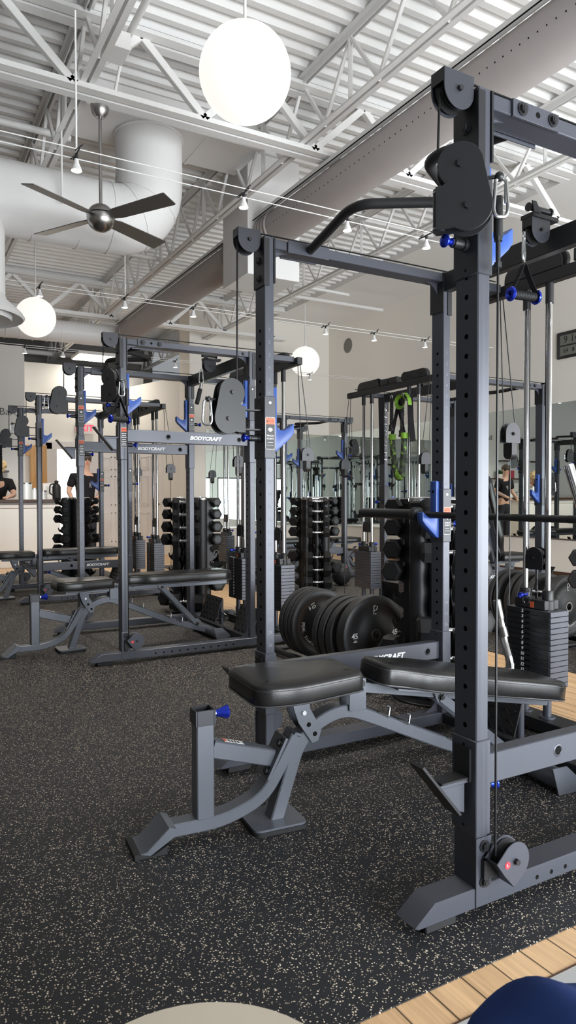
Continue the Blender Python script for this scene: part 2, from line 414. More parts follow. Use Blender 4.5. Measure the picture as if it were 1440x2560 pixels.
def spotter_hook_mesh():
    b = B(GREY, BLACK)
    b.box(-.105, -.004, .018, .062, .138, .146); b.prism([(-.1, .138), (-.02, .138), (-.02, .06), (-.046, .068)], 'y', .02, .06, bev=.002)
    b.use(BLACK).prism([(-.168, .205), (-.161, .209), (-.036, .062), (-.043, .058)], 'y', .012, .068, bev=.001)
    b.box(-.012, -.004, .012, .07, .14, .225); b.use(RUB).box(-.1, -.006, .016, .064, .146, .152, bev=.002)
    return b

def beam_mesh(side):
    # spotter beam between the sleeves, with plain bored bosses and lettering on both faces
    b = B(GREY); b.box(.046, D-.004, .018, .062, .118, .2, bev=.003)
    for x in (.33, .855):
        for y, sg in ((.018, -1), (.062, 1)):
            b.use(GREY).lathe([(.0125, sg*.0005), (.0145, sg*.002), (.0165, sg*.0018), (.0185, 0)], o=(x, y, .16), axis='y', n=26); b.use(HOLE_SHADE).cyl((x, y, .16), (x, y+sg*.0008, .16), .0125, n=22)
    b.use(WHITE)
    b.text('BODYCRAFT', .034, (.6, .0176, .158), (1, 0, 0), (0, 0, 1), shear=.25, off=.0012, sx=1.18); b.text('BODYCRAFT', .034, (.6, .0624, .158), (-1, 0, 0), (0, 0, 1), shear=.25, off=.0012, sx=1.18)
    return b

def weight_plate_mesh():
    b = B(BLACK, GREY); b.m = 1
    b.box(0, .12, 0, .265, 0, .0235, bev=.0016)
    b.use(BLACK).box(-.0006, .01, .012, .253, .001, .0225); b.use(HOLE_SHADE).box(-.0012, .004, .118, .147, .006, .013)
    return b

def gusset_mesh():
    # concave web between a post (x=0 side) and a beam above, in the x-z plane
    a = .085
    p = [(0, 0), (a, 0)]+[(a-a*math.sin(R(t)), -a+a*math.cos(R(t))) for t in range(0, 91, 10)][1:]
    b = B(GREY); b.prism(p, 'y', -.003, .003); return b

def build_rack(x0, y0, rz, label, cars, zs, zj, near_label=False, swing=(0, 0), zsr=None):
    r = thing('power_rack', label, 'power rack', (x0, y0, 0), rz, 'functional trainer power racks')
    posts = [(0, 0), (0, W), (D, 0), (D, W)]
    for i, (x, y) in enumerate(posts): inst('upright', cached('upright|%d' % (i > 0), lambda: upright_mesh('', i > 0)), r, (x, y, 0))
    # base runners with mitred toes, joined to the rear base
    def runner():
        b = B(GREY); z0, z1 = .024, .076
        b.prism([(-.2, z0+.006), (-.135, z1), (1.36, z1), (1.36, z0), (-.19, z0)], 'y', -.002, .078, bev=.003)
        b.use(HOLE_SHADE)
        for k in range(12):
            if k != 11: b.cyl((.225+.057*k, -.0026, .046), (.225+.057*k, -.0012, .046), .0062, n=14)
        return b
    def shoe():
        b = B(RUB); b.box(-.16, -.06, .006, .07, 0, .024, bev=.003); return b
    def foot_bracket():
        b = B(GREY); c = [(.056+.085*(1-math.cos(R(t))), .076+.085*(1-math.sin(R(t)))) for t in range(0, 91, 15)]
        b.prism([(-.004, .028), (.13, .028), (.13, .078), (.05, .085), (.05, .206), (-.004, .206)], 'y', -.0055, -.001, bev=.001)
        bolt(b, (.023, -.0055, .184), (0, -1, 0)); bolt(b, (.023, -.0055, .092), (0, -1, 0)); return b
    def mirrory(fn):
        def g():
            b = fn(); b.v = [(x, TY-y if False else -y, z) for x, y, z in b.v]; b.f = [f[::-1] for f in b.f]; return b
        return g
    for nm, fn in (('base_runner', runner), ('rubber_shoe', shoe), ('foot_bracket', foot_bracket)):
        inst(nm, cached(nm+'|n', fn), r); inst(nm, cached(nm+'|f', mirrory(fn)), r, (0, W+TY, 0))
    lp = lowpulley_mesh
    inst('low_pulley', cached('low_pulley|n', lp), r, (.082, 0, .152)); inst('low_pulley', cached('low_pulley|f', mirrory(lp)), r, (.082, W+TY, .152))
    # top frame
    def topbeam():
        b = B(GREY); b.box(TX+.001, 1.3, .002, .08, 2.077, 2.117, bev=.003)
        b.box(.116, .29, -.0055, .002, 2.074, 2.12, bev=.001); bolt(b, (.149, -.0055, 2.098), (0, -1, 0), .012); bolt(b, (.264, -.0055, 2.098), (0, -1, 0), .012)
        b.use(HOLE_SHADE).cyl((.208, -.0062, 2.098), (.208, -.005, 2.098), .008, n=16)
        b.use(GREY).box(.105, .3, .084, .088, 2.07, 2.12); bolt(b, (.88, .002, 2.097), (0, -1, 0), .008); return b
    inst('top_beam', cached('top_beam|n', topbeam), r); inst('top_beam', cached('top_beam|f', mirrory(topbeam)), r, (0, W+TY, 0))
    def corner():
        b = B(BLACK, GREY); b.box(-.005, .02, -.005, TY+.005, 1.925, 2.112, bev=.0015); b.use(BLACK).box(TX, TX+.006, -.004, TY+.004, 1.94, 2.118)
        bolt(b, (-.005, TY/2, 2.03), (-1, 0, 0), .011); bolt(b, (-.005, TY/2, 1.96), (-1, 0, 0), .011); return b
    for x, y in posts[:2]: inst('corner_bracket', cached('corner_bracket|', corner), r, (x, y, 0))
    for x, y in posts[2:]: inst('corner_bracket', cached('corner_bracket|', corner), r, (x+TX, y+TY, 0), (0, 0, PI))
    gm = cached('corner_gusset|', gusset_mesh)
    for y in (.02, .062, W+.02, W+.062):
        if y in (.02, W+.02):
            inst('corner_gusset', gm, r, (TX, y+.02, 2.077)); inst('corner_gusset', gm, r, (D, y+.02, 2.077), (0, 0, PI)); inst('corner_gusset', gm, r, (D, y+.02, .076), (PI, 0, PI))
    def cross():
        b = B(BLACK); b.box(D, D+TX, TY, W, 2.03, 2.117, bev=.003); return b
    inst('rear_crossmember', cached('rear_crossmember|', cross), r)
    def rear():
        b = B(BLACK); b.box(1.3, 1.345, -.04, W+TY+.04, 2.055, 2.108, bev=.003); return b
    inst('rear_top_beam', cached('rear_top_beam|', rear), r)
    def guard(L):
        def f():
            b = B(BLACK); n = 10; p = [(-L/2, 0), (L/2, 0), (L/2, .02)]+circ((L/2-.045, .03), .045, n, 0, 90, True)+circ((-L/2+.06, .015), .06, n, 90, 180, True)
            b.prism(p, 'x', -.02, .02, bev=.004); bolt(b, (-.02, -.08, .035), (-1, 0, 0), .007); bolt(b, (-.02, .08, .035), (-1, 0, 0), .007)
            b.use(RUB).lathe([(.01, -.01), (.05, -.01), (.05, .01), (.01, .01)], o=(0, L/2-.03, .03), axis='x', n=24); return b
        return f
    inst('pulley_guard', cached('pulley_guard|a', guard(.34)), r, (1.32, .3, 2.108)); inst('pulley_guard', cached('pulley_guard|a', guard(.34)), r, (1.32, .98, 2.108), (0, 0, PI))
    def block():
        b = B(BLACK); b.box(-.03, .03, -.055, .055, 0, .055, bev=.004); bolt(b, (-.03, 0, .03), (-1, 0, 0), .007); return b
    for y in (.56, .69): inst('pulley_block', cached('pulley_block|', block), r, (1.32, y, 2.108))
    # pull-up bar bolted between the top beams
    def bar():
        b = B(RUB); p = [(.208, .085, 2.095), (.17, .2, 2.1), (.13, .30, 2.105), (.145, .36, 2.105), (.36, .485, 2.1), (.36, .545, 2.1), (.145, .695, 2.105), (.128, .77, 2.105), (.165, .95, 2.1), (.208, W-.003, 2.095)]
        b.tube(fillet(p, .05, 6), .0175, 14); return b
    inst('pull_up_bar', cached('pull_up_bar|', bar), r, label='textured black multi-grip pull-up bar')
    # hoods on the top front corners
    hm = cached('pulley_hood|', hood_mesh)
    for y in (.032, W+.04): inst('pulley_hood', hm, r, (-.058, y, 2.1))
    # centre high pulley on the rear crossmember
    def centre():
        b = hood_mesh(); b.use(BLACK); b.box(-.05, .09, -.03, .03, .043, .058); b.cyl((-.06, -.02, .075), (.05, -.02, .075), .011, n=14); b.cyl((-.066, -.02, .075), (-.06, -.02, .075), .016, n=14); b.cyl((.05, -.02, .075), (.056, -.02, .075), .016, n=14)
        b.prism([(-.06, .05), (-.02, .05), (-.05, .09), (-.07, .09)], 'y', -.045, -.04); return b
    inst('high_pulley', cached('high_pulley|', centre), r, (.865, .575, 2.1))
    # carriages with swivel pulleys and hooks
    for i, ((x, y), zc, sw) in enumerate(zip(posts[:2], cars, swing)):
        c = inst('cable_carriage', cached('cable_carriage|%d' % i, lambda: sleeve_mesh(True, i == 1)), r, (x, y, zc))
        inst('j_hook', cached('j_hook|a', lambda: jhook_mesh(0)), c, (TX+.0045, TY/2, .025), label='blue polymer hook')
        inst('lock_pin', cached('lock_pin|', pin_mesh), c, (-.0045, TY/2, .082), label='black pin with a blue anodised knob')
        if i or near_label: inst('warning_label', cached('warning_label|p', lambda: label_mesh('pinch')), c, (-.001, -.0052, .036))
        def arms():
            b = B(BLACK)
            for z in (.112, .19): b.prism(hull(circ((-.089, TY/2), .013, 14)+[(-.004, TY/2-.018), (-.004, TY/2+.018)]), 'z', z, z+.006)
            return b
        inst('swivel_arm', cached('swivel_arm|', arms), c)
        inst('swivel_pulley', cached('swivel_pulley|', swivel_mesh), c, (-.089, TY/2, .0), (0, 0, PI+R(sw)))
        a = PI+R(sw); inst('carabiner', cached('carabiner|', carabiner_mesh), c, (-.089+.146*math.cos(a), TY/2+.146*math.sin(a), .222), (0, 0, R(-27)), label='zinc plated snap hook')
    zjj = zj if isinstance(zj, tuple) else (zj, zj)
    for (x, y), zz in zip(posts[2:], zjj):
        c = inst('hook_sleeve', cached('hook_sleeve|', sleeve_mesh), r, (x, y, zz))
        inst('j_hook', cached('j_hook|b', lambda: jhook_mesh(1)), c, (-.0045, TY/2, .02), label='blue polymer hook')
        inst('lock_pin', cached('lock_pin|', pin_mesh), c, (TX+.0045, TY/2, .082), (0, 0, PI), label='black pin with a blue anodised knob')
        if y > 0: inst('warning_label', cached('warning_label|p', lambda: label_mesh('pinch')), c, (-.001, -.0052, .036))
    # spotter beams and their sleeves
    for k, y in enumerate((0, W)):
        c = inst('spotter_arm', cached('spotter_arm|', lambda: beam_mesh(0)), r, (0, y, zs))
        inst('front_sleeve', cached('front_sleeve|', lambda: sleeve_mesh(False, False)), c); inst('rear_sleeve', cached('front_sleeve|', None), c, (D, 0, 0))
        inst('front_catch', cached('front_catch|', spotter_hook_mesh), c)
        inst('lock_pin', cached('lock_pin|', pin_mesh), c, (TX+.0045, .05 if not k else .03, .1), (0, 0, PI), label='black pin with a blue anodised knob')
        if zs > 1: inst('warning_label', cached('warning_label|w', lambda: label_mesh('lines')), c, (-.001, -.0052, .08))
    # cables
    def cable(name, path, rad=.0034): B(CABLE).tube(path, rad, 6).obj(name, r)
    for y, zc in ((.032, cars[0]), (W+.04, cars[1])):
        cable('cable', [(-.1, y, 2.09), (-.101, y+.005, zc+.3)]); cable('cable', [(-.06, y, 2.141), (1.3, y, 2.141)])
    for y, zc in ((-.036, cars[0]), (W+TY+.036, cars[1])):
        cable('cable', [(.032, y, .17), (.032, y, zc+.03)]); b = B(BLACK).cyl((.032, y, zc+.085), (.032, y, zc+.185), .0115, n=16); b.cyl((.032, y, zc+.075), (.032, y, zc+.085), .0115, n=6)
        b.cyl((.032, y, zc+.02), (.032, y, zc+.075), .006, n=12); b.cyl((.032, y, zc+.008), (.032, y, zc+.022), .0105, n=6)
        b.obj('cable_tensioner', r)
    # the two weight stacks
    pm = cached('weight_plate|', weight_plate_mesh)
    for ys in (.15, .831):
        for k in range(14):
            p = inst('weight_plate', pm, r, (1.265, ys, .215+.0251*k))
            n = 15-k
            if n <= 14: inst('plate_number', cached('plate_number|%d' % n, lambda: B(WHITE).text(str(n), .021, (-.0009, .1, .0118), (0, -1, 0), (0, 0, 1), ext=.0004, shear=.15, off=.0008)), p, (0, .062, 0))
        def head():
            b = B(BLACK); b.box(.012, .108, .045, .22, .0, .045, bev=.003)
            for y in (.067, .198): b.use(BLACK).lathe([(.013, 0), (.03, 0), (.03, .04), (.026, .044), (.025, .085), (.023, .088), (.013, .088)], o=(.06, y, .0), n=22)
            b.use(WHITE).text('1', .021, (.0118, .162, .022), (0, -1, 0), (0, 0, 1), ext=.0003, shear=.15, off=.0008)
            b.use(ORANGE).box(.0108, .012, .105, .128, .006, .034); b.use(CHROME).torus((.06, .1325, .075), .022, .004, n=20); b.use(BLACK).cyl((.06, .1325, .04), (.06, .1325, .14), .006, n=10)
            return b
        inst('stack_head', cached('stack_head|', head), r, (1.265, ys, .5664))
        def pin():
            b = B(ANOD); b.lathe([(0, -.05), (.012, -.049), (.013, -.035), (.008, -.028), (.008, 0), (0, 0)], axis='x', n=16); b.use(RUB).tube(fillet([(-.03, 0, 0), (-.032, -.005, -.04), (-.03, -.035, -.04), (-.006, -.04, .045)], .02, 4), .003, 6); return b
        inst('selector_pin', cached('selector_pin|', pin), r, (1.277, ys+.146, .63), label='blue anodised pin on a coiled black tether')
        for y in (ys+.067, ys+.198):
            def rod():
                b = B(CHROME); b.cyl((0, 0, .2), (0, 0, 2.0), .0125, n=16); return b
            inst('guide_rod', cached('guide_rod|', rod), r, (1.325, y, 0), label='chromed steel rod')
            def ends():
                b = B(GREY); b.cyl((0, 0, .07), (0, 0, .214), .019, n=18); b.cyl((0, 0, .066), (0, 0, .074), .037, n=22); return b
            inst('rod_ferrule', cached('rod_ferrule|', lambda: B(BLACK).cyl((0, 0, 1.965), (0, 0, 2.056), .0185, n=16)), r, (1.325, y, 0))
            inst('rod_socket', cached('rod_socket|', ends), r, (1.325, y, 0))
        def mover():
            b = B(BLACK); d = [(-.05, -.05), (.05, -.05), (.05, 0)]+circ((0, 0), .05, 20, 0, 180, True)[1:]
            for x in (-.02, .016): b.prism(d, 'x', x, x+.004)
            b.use(RUB).lathe([(.01, -.01), (.046, -.01), (.046, .01), (.01, .01)], axis='x', n=24); b.use(BLACK).box(-.02, .02, -.05, .05, -.054, -.05); b.cyl((0, 0, -.054), (0, 0, -.13), .006, n=10); bolt(b, (-.02, 0, 0), (-1, 0, 0), .007)
            return b
        inst('travelling_pulley', cached('travelling_pulley|', mover), r, (1.325, ys+.1325, .80))
        cable('cable', [(1.325, ys+.085, .8), (1.325, ys+.085, 2.056)]); cable('cable', [(1.325, ys+.18, .8), (1.325, ys+.18, 2.056)])
    # floating pulleys behind the frame
    for y in (.03, W+TY-.03):
        def fl():
            c = B(DSLATE, BLACK, RUB); d = [(-.05, -.045), (.05, -.045), (.05, .005)]+circ((0, .005), .05, 20, 0, 180, True)[1:]
            for yy in (-.02, .016): c.use(DSLATE).prism(d, 'y', yy, yy+.004)
            c.use(RUB).lathe([(.01, -.01), (.044, -.01), (.044, .01), (.01, .01)], axis='y', n=24); bolt(c, (0, -.02, 0), (0, -1, 0), .007)
            c.use(BLACK).prism(hull(circ((0, -.1), .028, 14)+[(-.028, -.046), (.028, -.046)]), 'x', -.018, .018); return c
        inst('floating_pulley', cached('floating_pulley|', fl), r, (1.42, y, 1.4)); cable('cable', [(1.375, y, 1.4), (1.345, y, 2.08)], .003); cable('cable', [(1.46, y, 1.4), (1.36, y, 2.1)], .003); cable('cable', [(1.42, y, .12), (1.42, y, 1.28)], .003)
    def base():
        b = B(BLACK); b.box(1.26, 1.39, .08, W, .012, .067, bev=.003); b.box(D, D+TX, TY, W, .03, .075, bev=.003)
        b.prism(circ((1.42, .09), .03, 14, 0, 180, True)+[(1.39, .01), (1.45, .01)], 'y', .02, .026); b.prism(circ((1.42, .09), .03, 14, 0, 180, True)+[(1.39, .01), (1.45, .01)], 'y', W+.055, W+.061); return b
    inst('rear_base', cached('rear_base|', base), r)
    def foot():
        b = B(BLACK); b.prism([(1.0, .05), (1.006, .05), (1.075, .25), (1.069, .254)], 'y', 0, .32)
        b.use(GREY).cyl((1.075, .03, .03), (1.075, .03, .24), .017, n=14)
        b.use(RUB)
        for k in range(9):
            for j in range(5):
                y = .028+.033*k; t = .1+.19*j; x = 1.0+.069*t-.001; z = .05+.204*t; s = 1 if (k+j) % 2 else -1
                b.tube([(x-.001, y-.012, z-.012*s), (x-.001, y+.012, z+.012*s)], .0024, 5)
        return b
    for y in (.8, .127): inst('foot_plate', cached('foot_plate|', foot), r, (0, y, 0), label='black tread-plate foot rest')
    return r

# ------------------------------------------------------------------ adjustable bench (local: s along the bench, t across, z up)
def pad_mesh(outline, h, soft=.016):
    """upholstered pad: rounded slab with a piping seam near its lower rim"""
    b = B(VINYL, PIPING); n = len(outline)
    cx = sum(p[0] for p in outline)/n; cy = sum(p[1] for p in outline)/n
    def ring(ins, z):
        out = []
        for i, p in enumerate(outline):
            a, c = outline[i-1], outline[(i+1) % n]; t = Vector((c[0]-a[0], c[1]-a[1])).normalized(); nn = Vector((t.y, -t.x))
            out.append((p[0]-nn.x*ins, p[1]-nn.y*ins, z))
        return out
    prof = [(.012, 0), (.003, .004), (0, .012), (0, h*.45), (.0005, h-soft), (.003, h-soft*.5), (.0075, h-soft*.18), (.014, h-.0005), (.028, h+.002), (.055, h+.005)]
    vs = []; fs = []
    for ins, z in prof: vs += ring(ins, z)
    m = len(prof)
    for j in range(m-1):
        for i in range(n): fs.append((j*n+i, j*n+(i+1) % n, (j+1)*n+(i+1) % n, (j+1)*n+i))
    vs.append((cx, cy, h+.006)); k = len(vs)-1
    fs += [((m-1)*n+i, (m-1)*n+(i+1) % n, k) for i in range(n)]; fs.append(tuple(range(n))[::-1])
    b.add(vs, fs)
    seam = ring(-.0002, h-soft*1.05); b.m = 1
    def loop(ps, q):
        F = [Vector(p) for p in ps]; v = []; f = []; c = Vector((cx, cy, ps[0][2]))
        for p in F:
            o = (p-c).normalized()
            for a in range(5): v.append(p+o*(q*math.cos(2*PI*a/5))+Vector((0, 0, q*math.sin(2*PI*a/5))))
        for i in range(n):
            for a in range(5): f.append((i*5+a, ((i+1) % n)*5+a, ((i+1) % n)*5+(a+1) % 5, i*5+(a+1) % 5))
        b.add(v, f)
    loop(seam, .0011); loop(ring(-.001, .006), .0028)
    return b

def rounded(poly, r, n=5, sub=.03):
    pts = [Vector((x, y, 0)) for x, y in poly]; out = []; m = len(pts)
    for i in range(m):
        a, c, d = pts[i-1], pts[i], pts[(i+1) % m]; rr = min(r[i] if isinstance(r, (list, tuple)) else r, (a-c).length*.48, (d-c).length*.48)
        p, q = c+(a-c).normalized()*rr, c+(d-c).normalized()*rr
        for k in range(n+1):
            t = k/n; v = p*(1-t)**2+c*2*t*(1-t)+q*t*t; out.append((v.x, v.y))
    res = []
    for i, p in enumerate(out):
        q = out[(i+1) % len(out)]; L = math.hypot(q[0]-p[0], q[1]-p[1]); k = max(1, int(L/sub))
        for j in range(k): res.append((p[0]+(q[0]-p[0])*j/k, p[1]+(q[1]-p[1])*j/k))
    return res

def build_bench(x0, y0, rz, back, label):
    r = thing('weight_bench', label, 'weight bench', (x0, y0, 0), rz, 'adjustable weight benches')
    def boom():
        b = B(BENCHG); p = fillet([(.0, 0, .049), (.2, 0, .049), (.335, 0, .1), (.4, 0, .2), (.452, 0, .288)], .12, 8)
        b.rtube(p, .042, .06); b.prism([(.03, .07), (.006, .078), (-.062, .018), (-.092, .012), (-.088, .004), (-.05, .004), (.03, .05)], 'y', -.062, .062, bev=.002)
        b.prism([(.438, .295), (.47, .283), (.476, .29), (.444, .302)], 'y', -.036, .036); return b
    inst('leg_boom', cached('leg_boom|', boom), r)
    def cap():
        b = B(RUB); b.prism([(-.102, 0), (-.102, .016), (-.094, .018), (-.05, .0045), (-.03, .014), (-.0, .03), (-.0, 0)], 'y', -.067, .067, bev=.002); return b
    inst('rubber_foot', cached('bench_foot|', cap), r)
    def post():
        b = B(BENCHG); b.box(.104, .162, -.03, .03, .066, .375, bev=.004)
        b.rtube([(.16, 0, .283), (.37, 0, .222)], .056, .05); b.prism([(.338, .165), (.346, .161), (.413, .287), (.405, .291)], 'y', -.044, .044)
        bolt(b, (.3485, -.02, .184), (-.88, 0, .47), .011); bolt(b, (.394, -.02, .27), (-.88, 0, .47), .011); return b
    inst('leg_post', cached('leg_post|', post), r)
    def collar():
        b = B(DSLATE); o = .033; w = .006
        for a in ((.100, .106, -o, o), (.160, .166, -o, o), (.106, .160, -o, -o+w), (.106, .160, o-w, o)): b.box(a[0], a[1], a[2], a[3], .365, .414, bev=.001)
        b.use(HOLE_SHADE).box(.106, .16, -o+w, o-w, .372, .376); return b
    inst('post_collar', cached('post_collar|', collar), r)
    def knob():
        b = B(ZINC, ANOD); b.cyl((.166, 0, .392), (.178, 0, .392), .01, n=16); b.use(ANOD).lathe([(.0, 0), (.011, 0), (.013, .012), (.022, .034), (.023, .04), (.019, .043), (0, .041)], o=(.176, 0, .392), axis='x', n=12); return b
    inst('pop_pin', cached('pop_pin|', knob), r, label='blue anodised flared knob')
    def sticker():
        b = B(PAPER); b.X = Matrix.Translation((.235, 0, .2915)) @ Matrix.Rotation(R(16.2), 4, 'Y'); b.box(-.035, .035, -.016, .016, 0, .0008); b.use(ORANGE).box(-.034, -.024, -.015, .015, .0008, .0012)
        b.use(BODY)
        for k in range(4): b.box(-.018+.011*k, -.012+.011*k, -.013, .011-.004*(k % 2), .0008, .0011)
        return b
    inst('safety_sticker', cached('safety_sticker|', sticker), r)
    def spine():
        b = B(BENCHG); p = fillet([(.378, 0, .012), (.462, 0, .262), (.545, 0, .328), (.645, 0, .352), (.76, 0, .305), (1.11, 0, .148), (1.43, 0, .045)], .13, 8)
        b.rtube(p, .046, .058); b.cyl((1.43, -.24, .045), (1.43, .24, .045), .038, n=24)
        for sg in (-1, 1): b.prism([(1.37, .1), (1.44, .1), (1.53, .02), (1.53, 0), (1.4, 0)], 'y', sg*.243-.004, sg*.243+.004, bev=.001)
        return b
    inst('main_spine', cached('main_spine|', spine), r)
    def base():
        b = B(BENCHG, RUB); o = rounded([(.28, -.085), (.465, -.085), (.465, .085), (.28, .085)], .025); b.prism(o, 'z', .012, .02); b.use(RUB).prism([(x*1.02-.0075, y*1.05) for x, y in o], 'z', 0, .013); return b
    inst('support_foot', cached('support_foot|', base), r)
    def seatf():
        b = B(BENCHG, BLACK); b.box(.36, .66, -.025, .025, .402, .43, bev=.002); b.box(.34, .36, -.024, .024, .404, .428)
        for sg in (-1, 1):
            y = sg*.034
            b.use(BENCHG).prism([(.43, .412), (.492, .42), (.498, .375), (.54, .3), (.528, .262), (.504, .258), (.455, .33), (.437, .38)], 'y', y-.003, y+.003, bev=.0008)
            b.use(ZINC if sg < 0 else BLACK).cyl((.474, y+sg*.003, .364), (.474, y+sg*.008, .364), .0075, n=16); b.use(HOLE_SHADE)
            for q in ((.492, .322), (.515, .288)): b.cyl((q[0], y+sg*.0028, q[1]), (q[0], y+sg*.0036, q[1]), .008, n=16)
            b.use(BENCHG).prism(rounded([(.648, .345), (.715, .345), (.715, .456), (.648, .456)], .008, 3, 1), 'y', y-.003, y+.003, bev=.0008)
            for q in (.665, .697): bolt(b, (q, y+sg*.003, .438), (0, sg, 0), .009)
        return b
    inst('seat_frame', cached('seat_frame|', seatf), r)
    so = rounded([(.262, -.15), (.40, -.172), (.668, -.112), (.668, .112), (.40, .172), (.262, .15)], [.05, .1, .03, .03, .1, .05])
    inst('seat_pad', cached('seat_pad|', lambda: pad_mesh(so, .07)), r, (0, 0, .431), label='black vinyl tapered seat cushion')
    pv = (.705, 0, .42); c, s = math.cos(R(back)), math.sin(R(back))
    def backf():
        b = B(BENCHG); b.box(0, .875, -.024, .024, -.018, .018, bev=.002); b.box(.1, .8, -.1, .1, .014, .02)
        for sg in (-1, 1): b.prism(hull(circ((.34, -.012), .022, 14)+[(.3, .01), (.38, .01)]), 'y', sg*.03-.003, sg*.03+.003)
        bolt(b, (.34, -.033, -.012), (0, -1, 0), .009); return b
    inst('back_frame', cached('back_frame|', backf), r, pv, (0, -R(back), 0))
    bo = rounded([(.035, -.095), (.14, -.1), (.23, -.135), (.835, -.13), (.885, -.1), (.885, .1), (.835, .13), (.23, .135), (.14, .1), (.035, .095)], [.05, .06, .08, .04, .02, .02, .04, .08, .06, .05])
    inst('back_pad', cached('back_pad|', lambda: pad_mesh(bo, .074)), r, (pv[0]-s*.021, 0, pv[2]+c*.021), (0, -R(back), 0), label='black vinyl long back cushion')
    # ladder hooks and strut
    def hooks():
        b = B(BLACK, ZINC)
        for q, z in ((0, 0),):
            b.use(BLACK).prism([(q-.035, z+.012), (q-.03, z+.016), (q+.012, z-.002), (q+.01, z-.012)], 'y', -.03, .03); b.use(ZINC).tube(fillet([(q+.012, -.03, z-.004), (q+.018, -.03, z+.028), (q+.004, -.03, z+.034)], .008, 4), .0035, 6)
        return b
    for q, z in ((.8, .312), (.885, .274), (1.1, .178), (1.19, .14)): inst('ladder_hook', cached('ladder_hook|', hooks), r, (q, 0, z))
    ax = Vector((pv[0]+c*.34+s*.012, 0, pv[2]+s*.34-c*.012)); L = .41 if back < 40 else .56
    e = None; best = 9
    for k in range(200):
        q = .76+.66*k/199; z = .305-(q-.76)*.4; d = abs((Vector((q, 0, z+.03))-ax).length-L)
        if (back >= 40 or q > ax.x) and d < best: best = d; e = Vector((q, 0, z+.03))
    b = B(BENCHG)
    for sg in (-1, 1): b.rtube([ax+Vector((0, sg*.036, 0)), e+Vector((0, sg*.036, 0))], .034, .006, .001)
    bolt(b, e+Vector((0, -.04, 0)), (0, -1, 0), .01); b.cyl(e+Vector((0, -.04, 0)), e+Vector((0, .04, 0)), .008, n=10)
    b.obj('back_strut', r)
    return r

# ------------------------------------------------------------------ dumbbells, towers, plates
SIZES = [(.043, .05), (.047, .056), (.051, .062), (.054, .068), (.058, .075), (.062, .082), (.065, .09), (.067, .098)]
def dumbbell(tower, th, z, k, label, group):
    ra, hl = SIZES[k]
    cx, cy = tower; rr = .224
    d = thing('hex_dumbbell', label, 'dumbbell', (cx+rr*math.cos(th), cy+rr*math.sin(th), z), th+PI/2, group)
    def head():
        b = B(RUB); bm = bmesh.new(); c = ra*2/math.sqrt(3)
        prof = [(c*.55, 0), (c*.86, .0), (c, .009), (c, hl-.012), (c*.8, hl)]
        vs = []; fs = []
        for r_, x in prof:
            for i in range(6): vs.append((x, r_*math.cos(PI/3*i), r_*math.sin(PI/3*i)))
        for j in range(len(prof)-1):
            for i in range(6): fs.append((j*6+i, j*6+(i+1) % 6, (j+1)*6+(i+1) % 6, (j+1)*6+i))
        fs += [tuple(range(6))[::-1], tuple(range(24, 30))]; bm.free(); b.add(vs, fs)
        b.use(BLACK).cyl((hl, 0, 0), (hl+.0008, 0, 0), ra*.62, n=18); return b
    def handle():
        b = B(CHROME); p = [(-.066, .019), (-.056, .0185), (-.05, .0145), (-.03, .0155), (0, .0178), (.03, .0155), (.05, .0145), (.056, .0185), (.066, .019)]
        b.lathe([(r_, x) for x, r_ in p], axis='x', n=16); return b
    inst('handle', cached('dumbbell_handle|', handle), d, label='chrome contoured handle')
    m = cached('dumbbell_head|%d' % k, head)
    inst('head', m, d, (.062, 0, 0)); inst('head', m, d, (-.062, 0, 0), (0, 0, PI))
    return d

LEV = [1.035, .92, .80, .68, .54, .40, .255, .115]
def tower(cx, cy, th0, label, fill, where):
    t = thing('dumbbell_tower', label, 'dumbbell rack', (cx, cy, 0), 0, 'dumbbell towers')
    B(BLACK).prism(circ((0, 0), .25, 48), 'z', 0, .012, bev=.003).obj('base_plate', t)
    b = B(BLACK)
    for k in range(3):
        a = R(th0+60+120*k); b.cyl((.125*math.cos(a), .125*math.sin(a), .012), (.125*math.cos(a), .125*math.sin(a), 1.055), .056, n=28)
    hx = [(.12*math.cos(R(th0+60+120*k+s)), .12*math.sin(R(th0+60+120*k+s))) for k in range(3) for s in (-18, 18)]
    b.prism(hx, 'z', .012, 1.05); b.obj('column', t)
    b = B(CHROME)
    o = hull([q for k in range(3) for q in circ((.125*math.cos(R(th0+60+120*k)), .125*math.sin(R(th0+60+120*k))), .06, 20)])
    b.prism(o, 'z', 1.05, 1.085, bev=.009, seg=3); b.obj('top_cap', t, label='polished chrome cap')
    def cradle():
        p = [(.06, .03), (.15, .03)]
        for z in LEV[::-1]:
            w = z-.022
            p += [(.17, w-.055), (.205, w-.04), (.238, w-.018), (.25, w+.008), (.248, w+.026), (.241, w+.03), (.237, w+.012), (.228, w+.002), (.216, w+.003), (.206, w+.014), (.2, w+.032), (.178, w+.045)]
            p += [(.165, min(1.048, w+.066))]
        p += [(.15, 1.048), (.06, 1.048)]
        b = B(BLACK); b.prism([(x, z) for x, z in p], 'y', -.0025, .0025); return b
    cm = cached('cradle_plate|', cradle)
    for k in range(3):
        a = R(th0+120*k)
        for s in (-.04, .04): inst('cradle_plate', cm, t, (-s*math.sin(a), s*math.cos(a), 0), (0, 0, a))
        b = B(BLACK); b.cyl((.165*math.cos(a), .165*math.sin(a), .012), (.165*math.cos(a), .165*math.sin(a), 1.03), .034, n=20); b.obj('arm_tube', t)
        for i in fill[k][1]:
            w = fill[k][0]
            n = ['topmost', 'second from the top', 'third from the top', 'fourth from the top', 'fifth from the top', 'third from the bottom', 'second from the bottom', 'bottom'][i]
            dumbbell((cx, cy), a, LEV[i], i, 'hex dumbbell, %s, %s of %s' % (n.replace(' the ', ' '), w, where), 'hex dumbbells on the towers')
    return t

